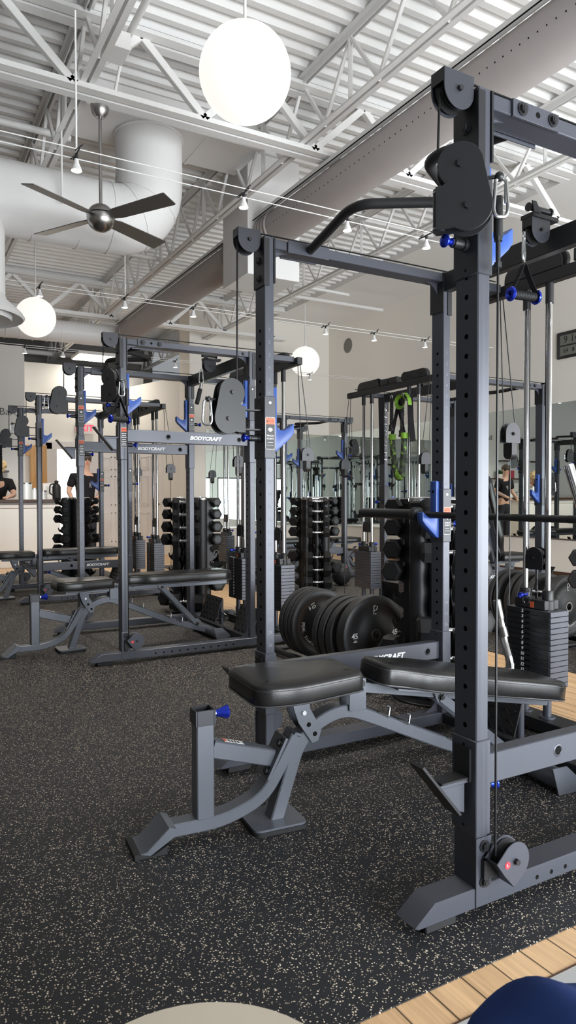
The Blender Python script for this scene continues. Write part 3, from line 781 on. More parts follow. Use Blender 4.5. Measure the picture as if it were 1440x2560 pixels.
def plate(x, y, z, th, label, letter=None, spin=0):
    d = thing('bumper_plate', label, 'weight plate', (x, y, z), 0, 'black bumper plates')
    def disc():
        b = B(PLATE); r = .225
        b.lathe([(.03, 0), (.075, 0), (.08, .003), (.105, .004), (.112, .009), (.17, .009), (.178, .003), (.185, .0), (r-.007, 0), (r-.001, .004), (r, .01), (r, th-.01), (r-.001, th-.004), (r-.007, th), (.03, th), (.03, 0)], axis='y', n=72); return b
    inst('disc', cached('plate_disc|%.3f' % th, disc), d)
    def hub():
        b = B(STEEL); b.lathe([(.0255, -.002), (.034, -.002), (.034, th+.002), (.0255, th+.002), (.0255, -.002)], axis='y', n=36); return b
    inst('hub_ring', cached('hub_ring|%.3f' % th, hub), d, label='silver steel hub ring')
    if letter:
        b = B(WHITE)
        def tx(s, size, rad, ang, rot, **k):
            a = R(ang+spin); ro = R(rot+spin); b.text(s, size, (rad*math.cos(a), .0082, rad*math.sin(a)), (math.cos(ro), 0, math.sin(ro)), (-math.sin(ro), 0, math.cos(ro)), ext=.0006, **k)
        # the P. mark
        c = R(90+spin); m = B(); b.X = Matrix.Rotation(-R(spin), 4, 'Y') @ Matrix.Translation((0, .0078, .1415)) @ Matrix.Scale(.88, 4)
        w = .0045
        b.box(-.014, -.014+w, -.001, .0004, -.03, .03); b.box(-.014, .003, -.001, .0004, .03-w, .03); b.box(-.014, .001, -.001, .0004, -.004, -.004+w)
        pr = [(.002+(.0165)*math.cos(R(t)), .0145+.016*math.sin(R(t))) for t in range(-70, 60, 10)]; pq = [(.002+(.0165-w)*math.cos(R(t)), .0145+(.016-w)*math.sin(R(t))) for t in range(50, -80, -10)]
        b.prism(pr+pq, 'y', -.001, .0004); b.prism(circ((.004, -.026), .0042, 14), 'y', -.001, .0004); b.X = None
        tx(letter, .044, .142, 180, 0, off=.0008); tx('-LB-', .017, .142+.0, 192, 0, off=.0008); tx(letter, .044, .142, 0, 0, off=.0008); tx('-LB-', .017, .142, -12, 0, off=.0008)
        s = 'PEAK. Studio'
        for i, ch in enumerate(s):
            if ch != ' ': tx(ch, .034 if i < 4 else .026, .142, 270-34+6.2*i, 270-34+6.2*i+90)
        b.obj('lettering', d, label='white raised lettering')
    return d

def plate_rack(x, y0, y1, label):
    t = thing('plate_rack', label, 'plate rack', (x, y0, 0), 0, 'floor plate racks')
    b = B(BLACK); L = y1-y0
    for s in (-.13, .13): b.tube([(s, -.06, .032), (s, L+.06, .032)], .02, 14)
    for y in (-.03, L/2, L+.03): b.tube([(-.17, y, .014), (.17, y, .014)], .013, 12)
    b.obj('rail_frame', t); return t

# ------------------------------------------------------------------ the room
XW, YA, YB, ZC = 6.3, 10.47, 12.6, 4.43
b = B(OAK); b.box(-4.3, XW, -.245, 14.5, -.06, -.004); struct('floor', b)
b = B(TILE); b.box(-4.3, XW, -3.4, -.249, -.06, -.003); b.use(DARKW).box(-4.3, XW, -.249, -.245, -.06, -.002); struct('floor', b)
tag(B(RUBBER).box(-3.6, 1.46, -.147, 9.35, -.003, .0, 0).obj('gym_mat'), 'speckled black rubber mat under the left row of racks', 'gym mat')
tag(B(RUBBER).box(2.35, 5.4, .1, 9.35, -.003, .0, 0).obj('gym_mat'), 'speckled black rubber mat under the racks by the mirrors', 'gym mat')
# corrugated deck
b = B(CEILW); per = .152; y = -3.4; ys = []
while y < 14.4:
    ys += [(y, ZC), (y+.052, ZC), (y+.068, ZC+.05), (y+.136, ZC+.05)]; y += per
vs = [(x, yy, zz) for yy, zz in ys for x in (-4.3, 5.0)]
b.add(vs, [(2*i, 2*i+1, 2*i+3, 2*i+2) for i in range(len(ys)-1)]); b.box(-4.3, XW, -3.4, 14.4, ZC+.07, ZC+.1)
struct('ceiling', b)
b = B(CEILW); b.box(4.9, XW, -3.4, YA, ZC-.02, ZC+.06); b.box(4.84, 4.9, -3.4, YA, ZC-.07, ZC+.06); struct('ceiling', b)
b = B(WALLC); b.box(XW, XW+.12, -3.4, YA+.1, -.06, 4.5); struct('wall_right', b)
b = B(WALLC); b.box(3.36, XW, YA, YA+.5, -.06, 4.5); struct('wall_far', b)
b = B(WALLC); b.prism([(3.36, YA+.5), (3.46, YA+.5), (3.0, YB+.05), (2.9, YB+.05)], 'z', -.06, 3.3); struct('wall_passage', b)
b = B(WALLC); b.box(.83, 3.2, YB, YB+.12, -.06, 3.62); struct('wall_back', b)
b = B(WALLW); b.box(-4.3, .80, 11.9, 12.0, -.06, 3.75); b.box(.70, .80, 12.0, YB, -.06, 3.75); struct('wall_bar', b)
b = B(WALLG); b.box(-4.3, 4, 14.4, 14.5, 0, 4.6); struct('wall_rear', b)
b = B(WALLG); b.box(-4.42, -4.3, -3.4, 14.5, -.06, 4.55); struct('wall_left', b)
# storefront wall behind the photographer, with its windows
b = B(WALLW); wins = [(-.5, .9), (1.2, 2.6), (2.9, 4.3), (4.6, 6.0)]; z0, z1 = .1, 1.85
b.box(-4.3, XW, -3.52, -3.4, -.06, z0); b.box(-4.3, XW, -3.52, -3.4, z1, 4.55)
xs = [-4.3]+[v for w in wins for v in w]+[XW]
for i in range(0, len(xs), 2): b.box(xs[i], xs[i+1], -3.52, -3.4, z0, z1)
struct('wall_front', b)
for i, (a, c) in enumerate(wins):
    b = B(DAYPANE); b.box(a, c, -3.49, -3.48, z0, z1); w = struct('window_%d' % (i+1), b)
    f = B(BLACK); 
    for u, v in ((a, a+.05), (c-.05, c), ((a+c)/2-.02, (a+c)/2+.02)): f.box(u, v, -3.47, -3.43, z0, z1)
    for z in (z0, .95, z1-.05): f.box(a, c, -3.47, -3.43, z, z+.05)
    f.obj('window_frame', w)
# mirrors and base trim
b = B(MIRROR); b.box(XW-.006, XW, .2, YA-.01, .535, 2.3); m1 = tag(b.obj('wall_mirror'), 'long frameless mirror along the right wall behind the second row of racks', 'mirror')
f = B(STEEL); f.box(XW-.012, XW, .2, YA-.01, .515, .535); f.obj('mirror_channel', m1)
b = B(MIRROR); b.box(3.66, XW-.01, YA-.006, YA, .535, 2.3); m2 = tag(b.obj('wall_mirror'), 'frameless mirror on the far wall left of the room corner', 'mirror')
f = B(STEEL); f.box(3.66, XW-.01, YA-.012, YA, .515, .535); f.obj('mirror_channel', m2)
struct('baseboard_right', B(DARKW).box(XW-.015, XW, -3.4, YA, -.004, .1)); struct('baseboard_far', B(DARKW).box(3.36, XW, YA-.015, YA, -.004, .1))
struct('baseboard_back', B(OAKV).box(.83, 3.0, YB-.015, YB, -.004, .1))

# roof steel
def joist(x, label):
    t = thing('roof_joist', label, 'roof joist', (x, 0, 0), 0, 'open-web roof joists')
    b = B(CEILW)
    for s in (-.052, .012): b.prism([(s, ZC-.055), (s+.006, ZC-.055), (s+.006, ZC-.006), (s+.04, ZC-.006), (s+.04, ZC), (s, ZC)] if s > 0 else [(s, ZC-.006), (s+.034, ZC-.006), (s+.034, ZC-.055), (s+.04, ZC-.055), (s+.04, ZC), (s, ZC)], 'y', -3.3, 14.2)
    b.obj('top_chord', t)
    b = B(CEILW)
    for s in (-.05, .01): b.box(s, s+.04, -3.1, 14.0, 3.9, 3.906); b.box(s+(.034 if s < 0 else 0), s+(.04 if s < 0 else .006), -3.1, 14.0, 3.906, 3.95)
    b.obj('bottom_chord', t)
    b = B(CEILW); p = []; y = -3.2; k = 0
    while y < 14.2: p.append((0, y, ZC-.04 if k % 2 == 0 else 3.925)); y += .34; k += 1
    b.rtube(p, .026, .026, .003)
    for i in range(2, len(p)-1, 4): b.rtube([p[i], (0, p[i][1], 3.925)], .03, .03, .003)
    b.obj('web_bar', t); return t
joist(-.1, 'white open-web joist above the ceiling fan'); joist(1.62, 'white open-web joist left of the long fabric duct'); joist(3.65, 'white open-web joist right of the long fabric duct'); joist(-2.2, 'white open-web joist at the far left of the ceiling')
def girder(y, label):
    t = thing('roof_girder', label, 'roof girder', (0, y, 0), 0, 'white roof girders')
    b = B(CEILW)
    for s in (-.1, .015): b.box(-4.2, 4.8, s, s+.085, ZC-.11, ZC-.1); b.box(-4.2, 4.8, s+(.075 if s < 0 else 0), s+(.085 if s < 0 else .01), ZC-.1, ZC-.03)
    b.obj('top_chord', t)
    b = B(CEILW)
    for s in (-.085, .015): b.box(-4.2, 4.8, s, s+.07, 3.83, 3.838); b.box(-4.2, 4.8, s+(.06 if s < 0 else 0), s+(.07 if s < 0 else .01), 3.838, 3.9)
    b.obj('bottom_chord', t)
    b = B(CEILW); x = -3.56; k = 0; p = []
    while x < 4.8: p.append((x, 0, ZC-.09 if k % 2 == 0 else 3.893)); x += .48; k += 1
    for i in range(len(p)-1): b.rtube([p[i], p[i+1]], .055, .05, .004)
    b.obj('web_bar', t); return t
girder(3.58, 'white steel truss girder carrying the ceiling fan'); girder(9.6, 'white steel truss girder over the far end of the room'); girder(-2.0, 'white steel truss girder nearest the front windows')
def pipe(path, r, label, cat='pipe', m=CEILW): return tag(B(m).tube(fillet(path, .08, 4), r, 12).obj('sprinkler_pipe'), label, cat)
pipe([(-3.5, 4.98, 4.2), (.1, 4.98, 4.2)], .03, 'white pipe crossing the joist just beyond the fan')
pipe([(.1, 7.1, 4.05), (4.6, 7.3, 4.05)], .024, 'white pipe crossing under the far joists')
pipe([(-4, 12.75, 3.6), (3.4, 12.75, 3.6)], .05, 'white pipe along the top of the back wall')
pipe([(-4, 13.3, 3.95), (3.4, 13.3, 3.95)], .05, 'white pipe in the recess beyond the back wall')
pipe([(3.0, 8.2, 4.2), (5.9, 8.2, 4.2)], .028, 'white pipe running to the soffit over the right mirrors')
# fan supply conduits strapped along the joist
b = B(CEILW)
for x, z in ((.0, 4.1), (.09, 4.1)): b.tube([(x, -3.2, z), (x, 3.3, z)], .022, 10)
for k in range(5): b.box(-.03, .12, -2.6+1.3*k, -2.56+1.3*k, 4.075, 4.13)
tag(b.obj('conduit_run'), 'pair of white conduits strapped together above the fan', 'conduit')
b = B(CEILW); b.box(-.08, .08, 3.15, 3.35, 3.95, 4.06, bev=.006); b.tube(fillet([(.04, 3.3, 4.06), (.1, 3.32, 4.2), (.13, 3.5, 4.15), (.1, 3.62, 3.9)], .08, 6), .011, 8); tag(b.obj('junction_box'), 'white junction box with looped cable above the fan', 'junction box')
# ceiling fan
t = thing('ceiling_fan', 'brushed nickel four-blade ceiling fan on a long rod', 'ceiling fan', (.02, 3.7, 3.06))
B(STEEL).lathe([(0, .70), (.03, .70), (.055, .73), (.066, .77), (.064, .79), (.0, .79)], n=32).obj('canopy', t)
B(STEEL).cyl((0, 0, .05), (0, 0, .74), .012, n=16).obj('down_rod', t)
b = B(STEEL); b.sphere((0, 0, 0), .098, 36); b.use(HOLE_SHADE).lathe([(.0985, .018), (.0995, .021), (.0985, .024)], n=36); b.obj('motor_housing', t)
for k, a in enumerate((30, 120, 210, 300)):
    b = B(BLADE, STEEL); b.X = Matrix.Rotation(R(a), 4, 'Z') @ Matrix.Rotation(R(-14), 4, 'X')
    b.prism([(.1, -.04), (.16, -.055), (.62, -.066), (.63, -.06), (.63, .06), (.62, .066), (.16, .055), (.1, .04)], 'z', .0, .006, bev=.001); b.obj('blade', t)
# globe pendants
for x, y, z, lab in ((.41, 2.17, 3.39, 'large white glass globe hanging nearest the camera'), (.35, 8.16, 3.39, 'white glass globe hanging at left beyond the fan'), (4.88, 9.02, 3.39, 'white glass globe hanging by the far mirrored corner')):
    t = thing('globe_pendant', lab, 'pendant light', (x, y, z), 0, 'globe pendant lights')
    B(GLOBE).sphere((0, 0, 0), .25, 48).obj('globe', t); b = B(CEILW); b.cyl((0, 0, .245), (0, 0, .275), .03, n=20); b.cyl((0, 0, .27), (0, 0, ZC-z), .009, n=10); b.obj('stem', t)
# cable spotlights
rows = [(2.77, (-.36, .69, 1.49, 2.2), 'near row'), (5.48, (-.08, .715, 1.43, 3.04, 3.72, 4.5), 'middle row'), (8.25, (.226, .705, 2.265, 4.51), 'far row')]
ordn = ['leftmost', 'second from the left', 'third from the left', 'fourth from the left', 'fifth from the left', 'sixth from the left']
for y, xs, nm in rows:
    for k, dy in enumerate((-.06, .06)):
        tag(B(CEILW).tube([(-4.2, y+dy, 3.03), (5.6, y+dy, 3.03)], .0035, 6).obj('lighting_cable'), '%s taut white lighting wire of the %s of spotlights' % (('nearer', 'farther')[k], nm), 'lighting wire', 'spotlight wires')
    for i, x in enumerate(xs):
        t = thing('cable_spotlight', 'small white cone spotlight, %s in the %s on the wires' % (ordn[i], nm), 'spotlight', (x, y, 3.03), 0, 'cable spotlights')
        b = B(BLACK); b.tube([(0, -.075, 0), (0, .075, 0)], .005, 8); b.tube([(.02, -.06, .03), (-.02, -.06, -.01)], .004, 6); b.tube([(.02, .06, .03), (-.02, .06, -.01)], .004, 6); b.cyl((0, 0, 0), (0, 0, -.03), .009, n=10); b.obj('clamp', t)
        b = B(DUCTW); b.lathe([(.0, -.03), (.012, -.03), (.014, -.05), (.033, -.095), (.031, -.096), (.0, -.075)], n=24); b.obj('shade', t)
        B(LAMPGLOW).lathe([(0, -.0935), (.03, -.0945), (.03, -.09), (0, -.088)], n=20).obj('lamp_face', t, label='glowing lamp face')
for x, y, z, lab in ((-.36, 2.77, 3.83, 'white drop rod holding the near spotlight by the fan'), (.72, 5.48, 4.4, 'white drop rod holding a middle spotlight')):
    tag(B(CEILW).cyl((x, y, 3.03), (x, y, z), .006, n=8).obj('drop_rod'), lab, 'support rod')
for (x, y, lab) in ((-.62, 4.9, 'thin white hanger rod left of the fan'), (-.12, 4.3, 'thin white hanger rod just left of the fan rod')):
    tag(B(CEILW).cyl((x, y, 3.35), (x, y, 4.2), .008, n=8).obj('hanger_rod'), lab, 'support rod')
# long fabric duct
t = thing('fabric_duct', 'long grey fabric air duct running down the ceiling', 'air duct', (1.96, 0, 3.65))
b = B(CLOTH, HOLE_SHADE); prof = [(.165, y) for y in (-3.3, 4.84)]; b.lathe(prof, axis='y', n=40); prof = [(.165, y) for y in (5.42, 9.6)]; b.lathe(prof, axis='y', n=40); b.use(HOLE_SHADE)
for i in range(100):
    a = R(192); y = -1.4+.062*i
    b.cyl((.1655*math.cos(a), y, .1655*math.sin(a)), (.166*math.cos(a), y, .166*math.sin(a)), .005, n=8)
b.obj('fabric_sleeve', t)
for y in (4.60, 4.66, 4.72, 4.78, 5.48, 5.54, 5.6, 9.4, 9.5): B(CLOTH).torus((0, y, 0), .168, .012, 'y', 40, 8).obj('hoop', t)
for q in ((-3.3, 4.84), (5.42, 9.6)): b = B(CEILW, HOLE_SHADE); b.box(-.165, -.12, q[0], q[1], .12, .155); b.use(HOLE_SHADE).box(-.17, -.164, q[0], q[1], .112, .118); b.obj('hanging_rail', t)
t = thing('duct_box', 'white boxed duct chase the fabric duct runs through', 'duct box', (0, 0, 0))
B(DUCTW).box(1.74, 2.32, 4.84, 5.42, 3.25, ZC-.002, bev=.004).obj('box_panel', t)
# big white supply duct
t = thing('supply_duct', 'fat white round duct with elbow under the plenum', 'air duct', (.69, 4.64, 0))
b = B(DUCTW); p = fillet([(0, 0, 4.2), (0, 0, 3.436), (-4.5, -.06, 3.436)], .56, 9); b.tube(p, .285, 44); b.obj('round_duct', t)
F = B().frames(p)
B(DUCTW).torus((0, 0, 4.19), .288, .012, 'z', 44, 8).obj('duct_collar', t)
for i in (1, 4, 7, 10):
    q, tt, u, w = F[i]; B(DUCTW).tube([q-tt*.006, q+tt*.006], .289, 44, caps=False).obj('duct_seam', t)
for x in (-.62, -.98, -1.9): B(DUCTW).tube([(x-.008, 0, 3.436), (x+.008, 0, 3.436)], .2895, 44, caps=False).obj('duct_seam', t)
B(DUCTW).tube([(-1.46, -.02, 3.4), (-1.46, -.02, 2.64)], .275, 40).obj('drop_pipe', t)
B(DUCTW).lathe([(.275, 2.66), (.29, 2.62), (.4, 2.52), (.418, 2.49), (.405, 2.475), (.33, 2.515), (.32, 2.46), (.2, 2.50), (.19, 2.45), (0, 2.47)], o=(-1.46, -.02, 0), n=48).obj('diffuser', t)
t = thing('plenum_box', 'white sheet metal plenum above the round elbow duct', 'duct box'); b = B(DUCTW); b.box(.06, 1.65, 4.36, 4.93, 4.2, ZC-.004, bev=.004); b.obj('plenum_panel', t)
B(DUCTW).box(1.12, 1.15, 4.355, 4.935, 4.195, 4.2).obj('plenum_seam', t)
t = thing('cross_duct', 'white round duct crossing above the bar', 'air duct', (0, 9.85, 3.55)); b = B(DUCTW); b.tube(fillet([(-4, 0, 0), (1.96, 0, .1), (1.96, -.22, .1)], .25, 6), .165, 32)
for k in range(24): b.torus((-3.6+.2*k, 0, .006*k/2), .166, .003, 'x', 32, 5)
b.obj('spiral_duct', t)
for x in (-2.5, .2, 1.5): B(CEILW).box(x-.01, x+.01, -.012, .012, .1, ZC-3.55).obj('hanger_strap', t)
t = thing('ceiling_troffer', 'bright square light panel in the recess over the back wall', 'ceiling light', (2.1, 12.2, 3.72)); B(TROFFER).box(-.32, .32, -.3, .3, 0, .01).obj('diffuser', t); B(CEILW).box(-.35, .35, -.33, .33, .01, .06).obj('frame', t)
# wall clock and speaker
t = thing('wall_clock', 'black digital wall clock reading 9:14 above the mirror', 'clock', (XW, 4.72, 3.03)); b = B(BLACK); b.X = Matrix.Rotation(R(-90), 4, 'Z')
b.box(-.25, .25, -.03, 0, -.17, .17, bev=.02, seg=2); b.obj('case', t); b = B(LCD); b.X = Matrix.Rotation(R(-90), 4, 'Z'); b.box(-.19, .19, -.032, -.03, .0, .125); b.box(-.19, .19, -.032, -.03, -.135, -.02); b.obj('display', t)
b = B(BLACK); b.X = Matrix.Rotation(R(-90), 4, 'Z')
b.text('9 14', .13, (-.02, -.0325, .062), (1, 0, 0), (0, 0, 1)); b.text('64', .075, (-.1, -.0325, -.077), (1, 0, 0), (0, 0, 1)); b.text('00', .075, (.1, -.0325, -.077), (1, 0, 0), (0, 0, 1)); b.prism(circ((0, -.077), .03, 16, -90, 90, True), 'y', -.033, -.032); b.obj('digits', t)
t = thing('wall_speaker', 'round beige speaker grille high on the right wall', 'speaker', (XW, 9.8, 3.95)); B(WALLG).lathe([(0, -.012), (.13, -.012), (.14, -.004), (.14, 0)], axis='x', n=36).obj('grille', t)

# ------------------------------------------------------------------ bar end of the room
t = thing('reception_counter', 'white panelled counter with a dark wood top', 'counter', (0, 10.2, 0)); b = B(WALLW); b.box(-3.5, 1.05, 0, .6, 0, 1.0); b.use(DOORW)
b.box(-3.5, 1.055, -.012, 0, .92, .98); b.obj('counter_front', t); B(DARKW).box(-3.52, 1.1, -.05, .68, 1.0, 1.05, bev=.004).obj('worktop', t)
tag(B(BODY).text('Bar.', .175, (.515, 11.897, 2.585), (1, 0, 0), (0, 0, 1), ext=.004, off=-.002).obj('wall_lettering'), 'thin dark letters reading Bar on the white wall', 'sign')
def panel_door(name, x, y, rz, lab):
    d = struct(name, B(DOORW).box(0, .78, -.02, .02, 0, 2.03), loc=(x, y, 0), rot=(0, 0, rz))
    b = B(DOORW)
    for i in (0, 1):
        for z0, z1 in ((.2, .78), (.92, 1.5), (1.62, 1.88)):
            xa = .1+.32*i; xb = xa+.26
            for q in ((xa, xb, z0, z0+.02), (xa, xb, z1-.02, z1), (xa, xa+.02, z0, z1), (xb-.02, xb, z0, z1)): b.box(q[0], q[1], -.03, -.02, q[2], q[3], 0)
            b.box(xa+.05, xb-.05, -.028, -.02, z0+.05, z1-.05)
    b.obj('raised_panel', d); b = B(STEEL); b.cyl((.72, -.02, .95), (.72, -.06, .95), .01, n=10); b.sphere((.72, -.07, .95), .027, 14); b.obj('door_knob', d)
    f = B(DOORW); f.box(-.09, 0, -.035, .03, 0, 2.12); f.box(.78, .87, -.035, .03, 0, 2.12); f.box(-.09, .87, -.035, .03, 2.03, 2.12); f.obj('door_frame', d); return d
panel_door('door_1', 2.16, YB-.05, 0, ''); panel_door('door_2', 2.99, YB-.3, R(-72), '')
d = struct('door_3', B(DAYDOOR).box(0, .62, -.01, .01, .1, 2.0), loc=(1.38, YB-.05, 0)); f = B(DOORW)
for q in ((-.1, 0, 0, 2.12), (.62, .72, 0, 2.12), (-.1, .72, 2.0, 2.14), (0, .62, 0, .12)): f.box(q[0], q[1], -.04, .03, q[2], q[3])
f.box(0, .09, -.03, .02, .1, 2.0); f.box(.53, .62, -.03, .02, .1, 2.0); f.obj('door_frame', d)
t = thing('exit_sign', 'lit white exit sign with red letters', 'exit sign', (2.0, YB-.06, 2.42)); B(DOORW).box(-.17, .17, 0, .05, -.11, .11, bev=.006).obj('housing', t); B(EXITRED).text('EXIT', .17, (0, -.002, 0), (1, 0, 0), (0, 0, 1), off=.004).obj('letters', t)
t = thing('wood_panel_door', 'honey oak panel door standing behind the counter', 'door', (.98, YB-.12, 0)); B(OAKV).box(0, .3, 0, .04, .02, 2.06).obj('door_leaf', t); B(OAKV).box(-.22, 0, .005, .04, 1.86, 2.06).obj('transom_panel', t)
t = thing('wall_shelf', 'dark wood shelf on the wall behind the bar', 'shelf', (-.25, 11.7, 1.52)); B(DARKW).box(-.9, .75, -.02, .2, 0, .03).obj('board', t)
b = B(DARKW).box(-1.2, .45, -.02, .2, 0, .03); t = thing('wall_shelf', 'upper dark wood shelf over the bar', 'shelf', (-.25, 11.7, 1.98)); b.obj('board', t)
t = thing('potted_plant', 'dark green spiky plant on the bar shelf', 'plant', (.27, 11.72, 1.55)); B(WALLW).lathe([(0, 0), (.05, 0), (.065, .1), (.055, .1), (0, .09)], n=20).obj('pot', t); b = B(LEAF)
for k in range(26):
    a = k*2.4; l = .12+.06*random.random(); e = R(20+60*random.random()); p = [(0, 0, .09), (l*.5*math.cos(a)*math.cos(e), l*.5*math.sin(a)*math.cos(e), .09+l*.6*math.sin(e)), (l*math.cos(a)*math.cos(e), l*math.sin(a)*math.cos(e), .09+l*math.sin(e)*.9)]
    b.tube(p, .01, 6, radii=[.006, .014, .001])
b.obj('leaves', t)
for i, (x, lab) in enumerate(((.03, 'pale carton standing on the bar shelf beside the plant'), (-.18, 'pink carton standing on the bar shelf'))): tag(B(PAPER if i == 0 else PINK).box(x-.06, x+.06, 11.72, 11.8, 1.55, 1.75, bev=.004).obj('carton'), lab, 'carton')
def jar(x, y, r_, h, lab, m): 
    t = thing('storage_jar', lab, 'jar', (x, y, 1.05)); b = B(GLASS); b.lathe([(0, 0), (r_, 0), (r_, h), (r_-.004, h), (r_-.004, .006), (0, .006)], n=28); b.obj('glass', t); B(m).lathe([(0, .006), (r_-.006, .006), (r_-.006, h*.75), (0, h*.75)], n=24).obj('contents', t); B(STEEL).lathe([(0, h+.015), (r_+.003, h+.015), (r_+.003, h-.006), (0, h-.006)], n=28).obj('lid', t)
jar(.56, 10.42, .1, .25, 'tall clear jar with grey lid on the counter', ZINC); jar(.72, 10.62, .075, .17, 'clear jar of dark coffee on the counter', DARKW); jar(.86, 10.6, .06, .13, 'smaller dark jar beside the coffee jar', BODY)
t = thing('picture_frame', 'white framed notice leaning on the counter', 'framed notice', (.98, 10.68, 1.05)); b = B(DOORW); b.X = Matrix.Rotation(R(-10), 4, 'X'); b.box(-.1, .1, 0, .018, 0, .27, bev=.003); b.obj('frame', t); b = B(PAPER, BODY); b.X = Matrix.Rotation(R(-10), 4, 'X'); b.box(-.08, .08, -.002, 0, .02, .25); b.use(LCD)
for k in range(6): b.box(-.05+.008*(k % 2), .05-.01*(k % 3), -.003, -.002, .2-.022*k, .207-.022*k)
b.obj('notice', t)
t = thing('vacuum_jug', 'black coffee jug with handle at the counter end', 'jug', (1.02, 10.32, 1.05)); B(RUB).lathe([(0, 0), (.065, 0), (.065, .2), (.05, .235), (.03, .25), (.03, .27), (.0, .275)], n=28).obj('body', t); B(RUB).tube(fillet([(-.03, 0, .25), (-.1, 0, .24), (-.11, 0, .1), (-.06, 0, .07)], .04, 5), .011, 8).obj('handle', t); B(RUB).sphere((.0, 0, .285), .035, 16, (1, 1, .6)).obj('lid', t)

# ------------------------------------------------------------------ people
def skin_obj(name, verts, edges, m, parent, sub=2):
    me = bpy.data.meshes.new(name); me.from_pydata([v[0] for v in verts], edges, []); me.materials.append(m)
    o = inst(name, me, parent); md = o.modifiers.new('Skin', 'SKIN'); md.use_smooth_shade = True
    if not me.skin_vertices: me.skin_vertices.new()
    for i, v in enumerate(verts):
        rr = v[1]; me.skin_vertices[0].data[i].radius = rr if isinstance(rr, tuple) else (rr, rr); me.skin_vertices[0].data[i].use_root = i == 0
    ss = o.modifiers.new('Subdivision', 'SUBSURF'); ss.levels = sub; ss.render_levels = sub
    return o
def person(name_label, loc, rz, lean, arms, hair_m, arm_m, logo):
    t = thing('person', name_label, 'person', loc, rz)
    # facing -y locally
    def L(x, y, z):  # lean forward about the hips
        if z < .95: return (x, y, z)
        d = z-.95; a = R(lean); return (x, y*math.cos(a)-d*math.sin(a), .95+d*math.cos(a)+y*math.sin(a))
    V = [(L(0, 0, .95), (.15, .11)), (L(0, -.01, 1.12), (.135, .1)), (L(0, 0, 1.3), (.165, .11)), (L(0, .015, 1.44), (.1, .075)), (L(0, .0, 1.53), .055), (L(0, -.015, 1.6), (.066, .075)), (L(0, -.015, 1.7), (.078, .095)), (L(0, -.005, 1.77), (.05, .06))]
    Ed = [(i, i+1) for i in range(7)]
    for s in (-1, 1):
        k = len(V); V += [((s*.1, 0, .86), .095), ((s*.105, -.01, .5), .06), ((s*.11, .02, .1), .042), ((s*.115, -.12, .04), .04)]; Ed += [(0, k), (k, k+1), (k+1, k+2), (k+2, k+3)]
        k = len(V); sh = L(s*.19, .01, 1.42); el, wr = arms[s]; V += [(sh, .058), (el, .044), (wr, .03)]; Ed += [(3, k), (k, k+1), (k+1, k+2)]
        dv = (Vector(wr)-Vector(el)).normalized(); k2 = len(V); pm = Vector(wr)+dv*.05; V += [(tuple(pm), (.038, .02))]; Ed.append((k+2, k2))
        sd = Vector((1, 0, 0))
        for q in range(4):
            b0 = pm+dv*.04+sd*(.02*(q-1.5)); n = len(V); ln = (.03, .036, .034, .026)[q]; V += [(tuple(b0), .0095), (tuple(b0+dv*ln+Vector((0, 0, -.012))), .008)]; Ed += [(k2, n), (n, n+1)]
        n = len(V); V += [(tuple(pm-sd*s*.035), .0105), (tuple(pm-sd*s*.05+dv*.03), .009)]; Ed += [(k2, n), (n, n+1)]
    body = skin_obj('body', V, Ed, SKIN, t)
    g = [(L(0, 0, .9), (.17, .13)), (L(0, -.01, 1.12), (.155, .12)), (L(0, 0, 1.3), (.185, .13)), (L(0, .015, 1.43), (.14, .095)), (L(0, .01, 1.475), (.075, .06))]; ge = [(i, i+1) for i in range(4)]
    for s in (-1, 1):
        sh = L(s*.195, .01, 1.42); el = Vector(arms[s][0]); mid = Vector(sh)*.25+el*.75; k = len(g); g += [(sh, .078), (tuple(mid), .068)]; ge += [(3, k), (k, k+1)]
    skin_obj('t_shirt', g, ge, TEE, t)
    g = [((0, 0, .97), (.16, .12)), ((0, 0, .88), (.17, .13))]; ge = [(0, 1)]
    for s in (-1, 1): k = len(g); g += [((s*.1, 0, .8), .105), ((s*.106, -.01, .5), .08), ((s*.11, .015, .08), .072)]; ge += [(1, k), (k, k+1), (k+1, k+2)]
    skin_obj('trousers', g, ge, JEANS, t)
    b = B(BODY)
    for s in (-1, 1): b.sphere((s*.115, -.06, .045), .06, 16, (.8, 2.1, .75))
    b.obj('shoes', t)
    hd = Vector(L(0, -.01, 1.7)); Rm = Matrix.Translation(hd) @ Matrix.Rotation(R(lean), 4, 'X')
    f = B(SKIN); f.X = Rm; f.sphere((0, -.1, -.01), .016, 12, (.8, 1.2, 1.6))
    for s in (-1, 1): f.sphere((s*.083, .01, -.01), .022, 12, (.45, .8, 1.4))
    f.obj('nose_and_ears', t); f = B(BODY); f.X = Rm
    for s in (-1, 1): f.sphere((s*.03, -.088, .01), .009, 10)
    f.obj('eyes', t); f = B(RED); f.X = Rm; f.sphere((0, -.088, -.055), .02, 12, (1, .4, .3)); f.obj('mouth', t)
    h = B(hair_m); h.X = Rm
    if hair_m is HAIR:
        h.sphere((0, .015, .03), .108, 20, (1, 1.05, 1))
        for k in range(60):
            a = random.random()*2*PI; e = R(-15+100*random.random()); r_ = .108; c = Vector((r_*math.cos(a)*math.cos(e), .02+r_*math.sin(a)*math.cos(e), .03+r_*math.sin(e))); h.sphere(c, .02+.014*random.random(), 8)
    else: h.sphere((0, .015, .035), .098, 20, (.95, 1.1, .95))
    h.obj('hair', t)
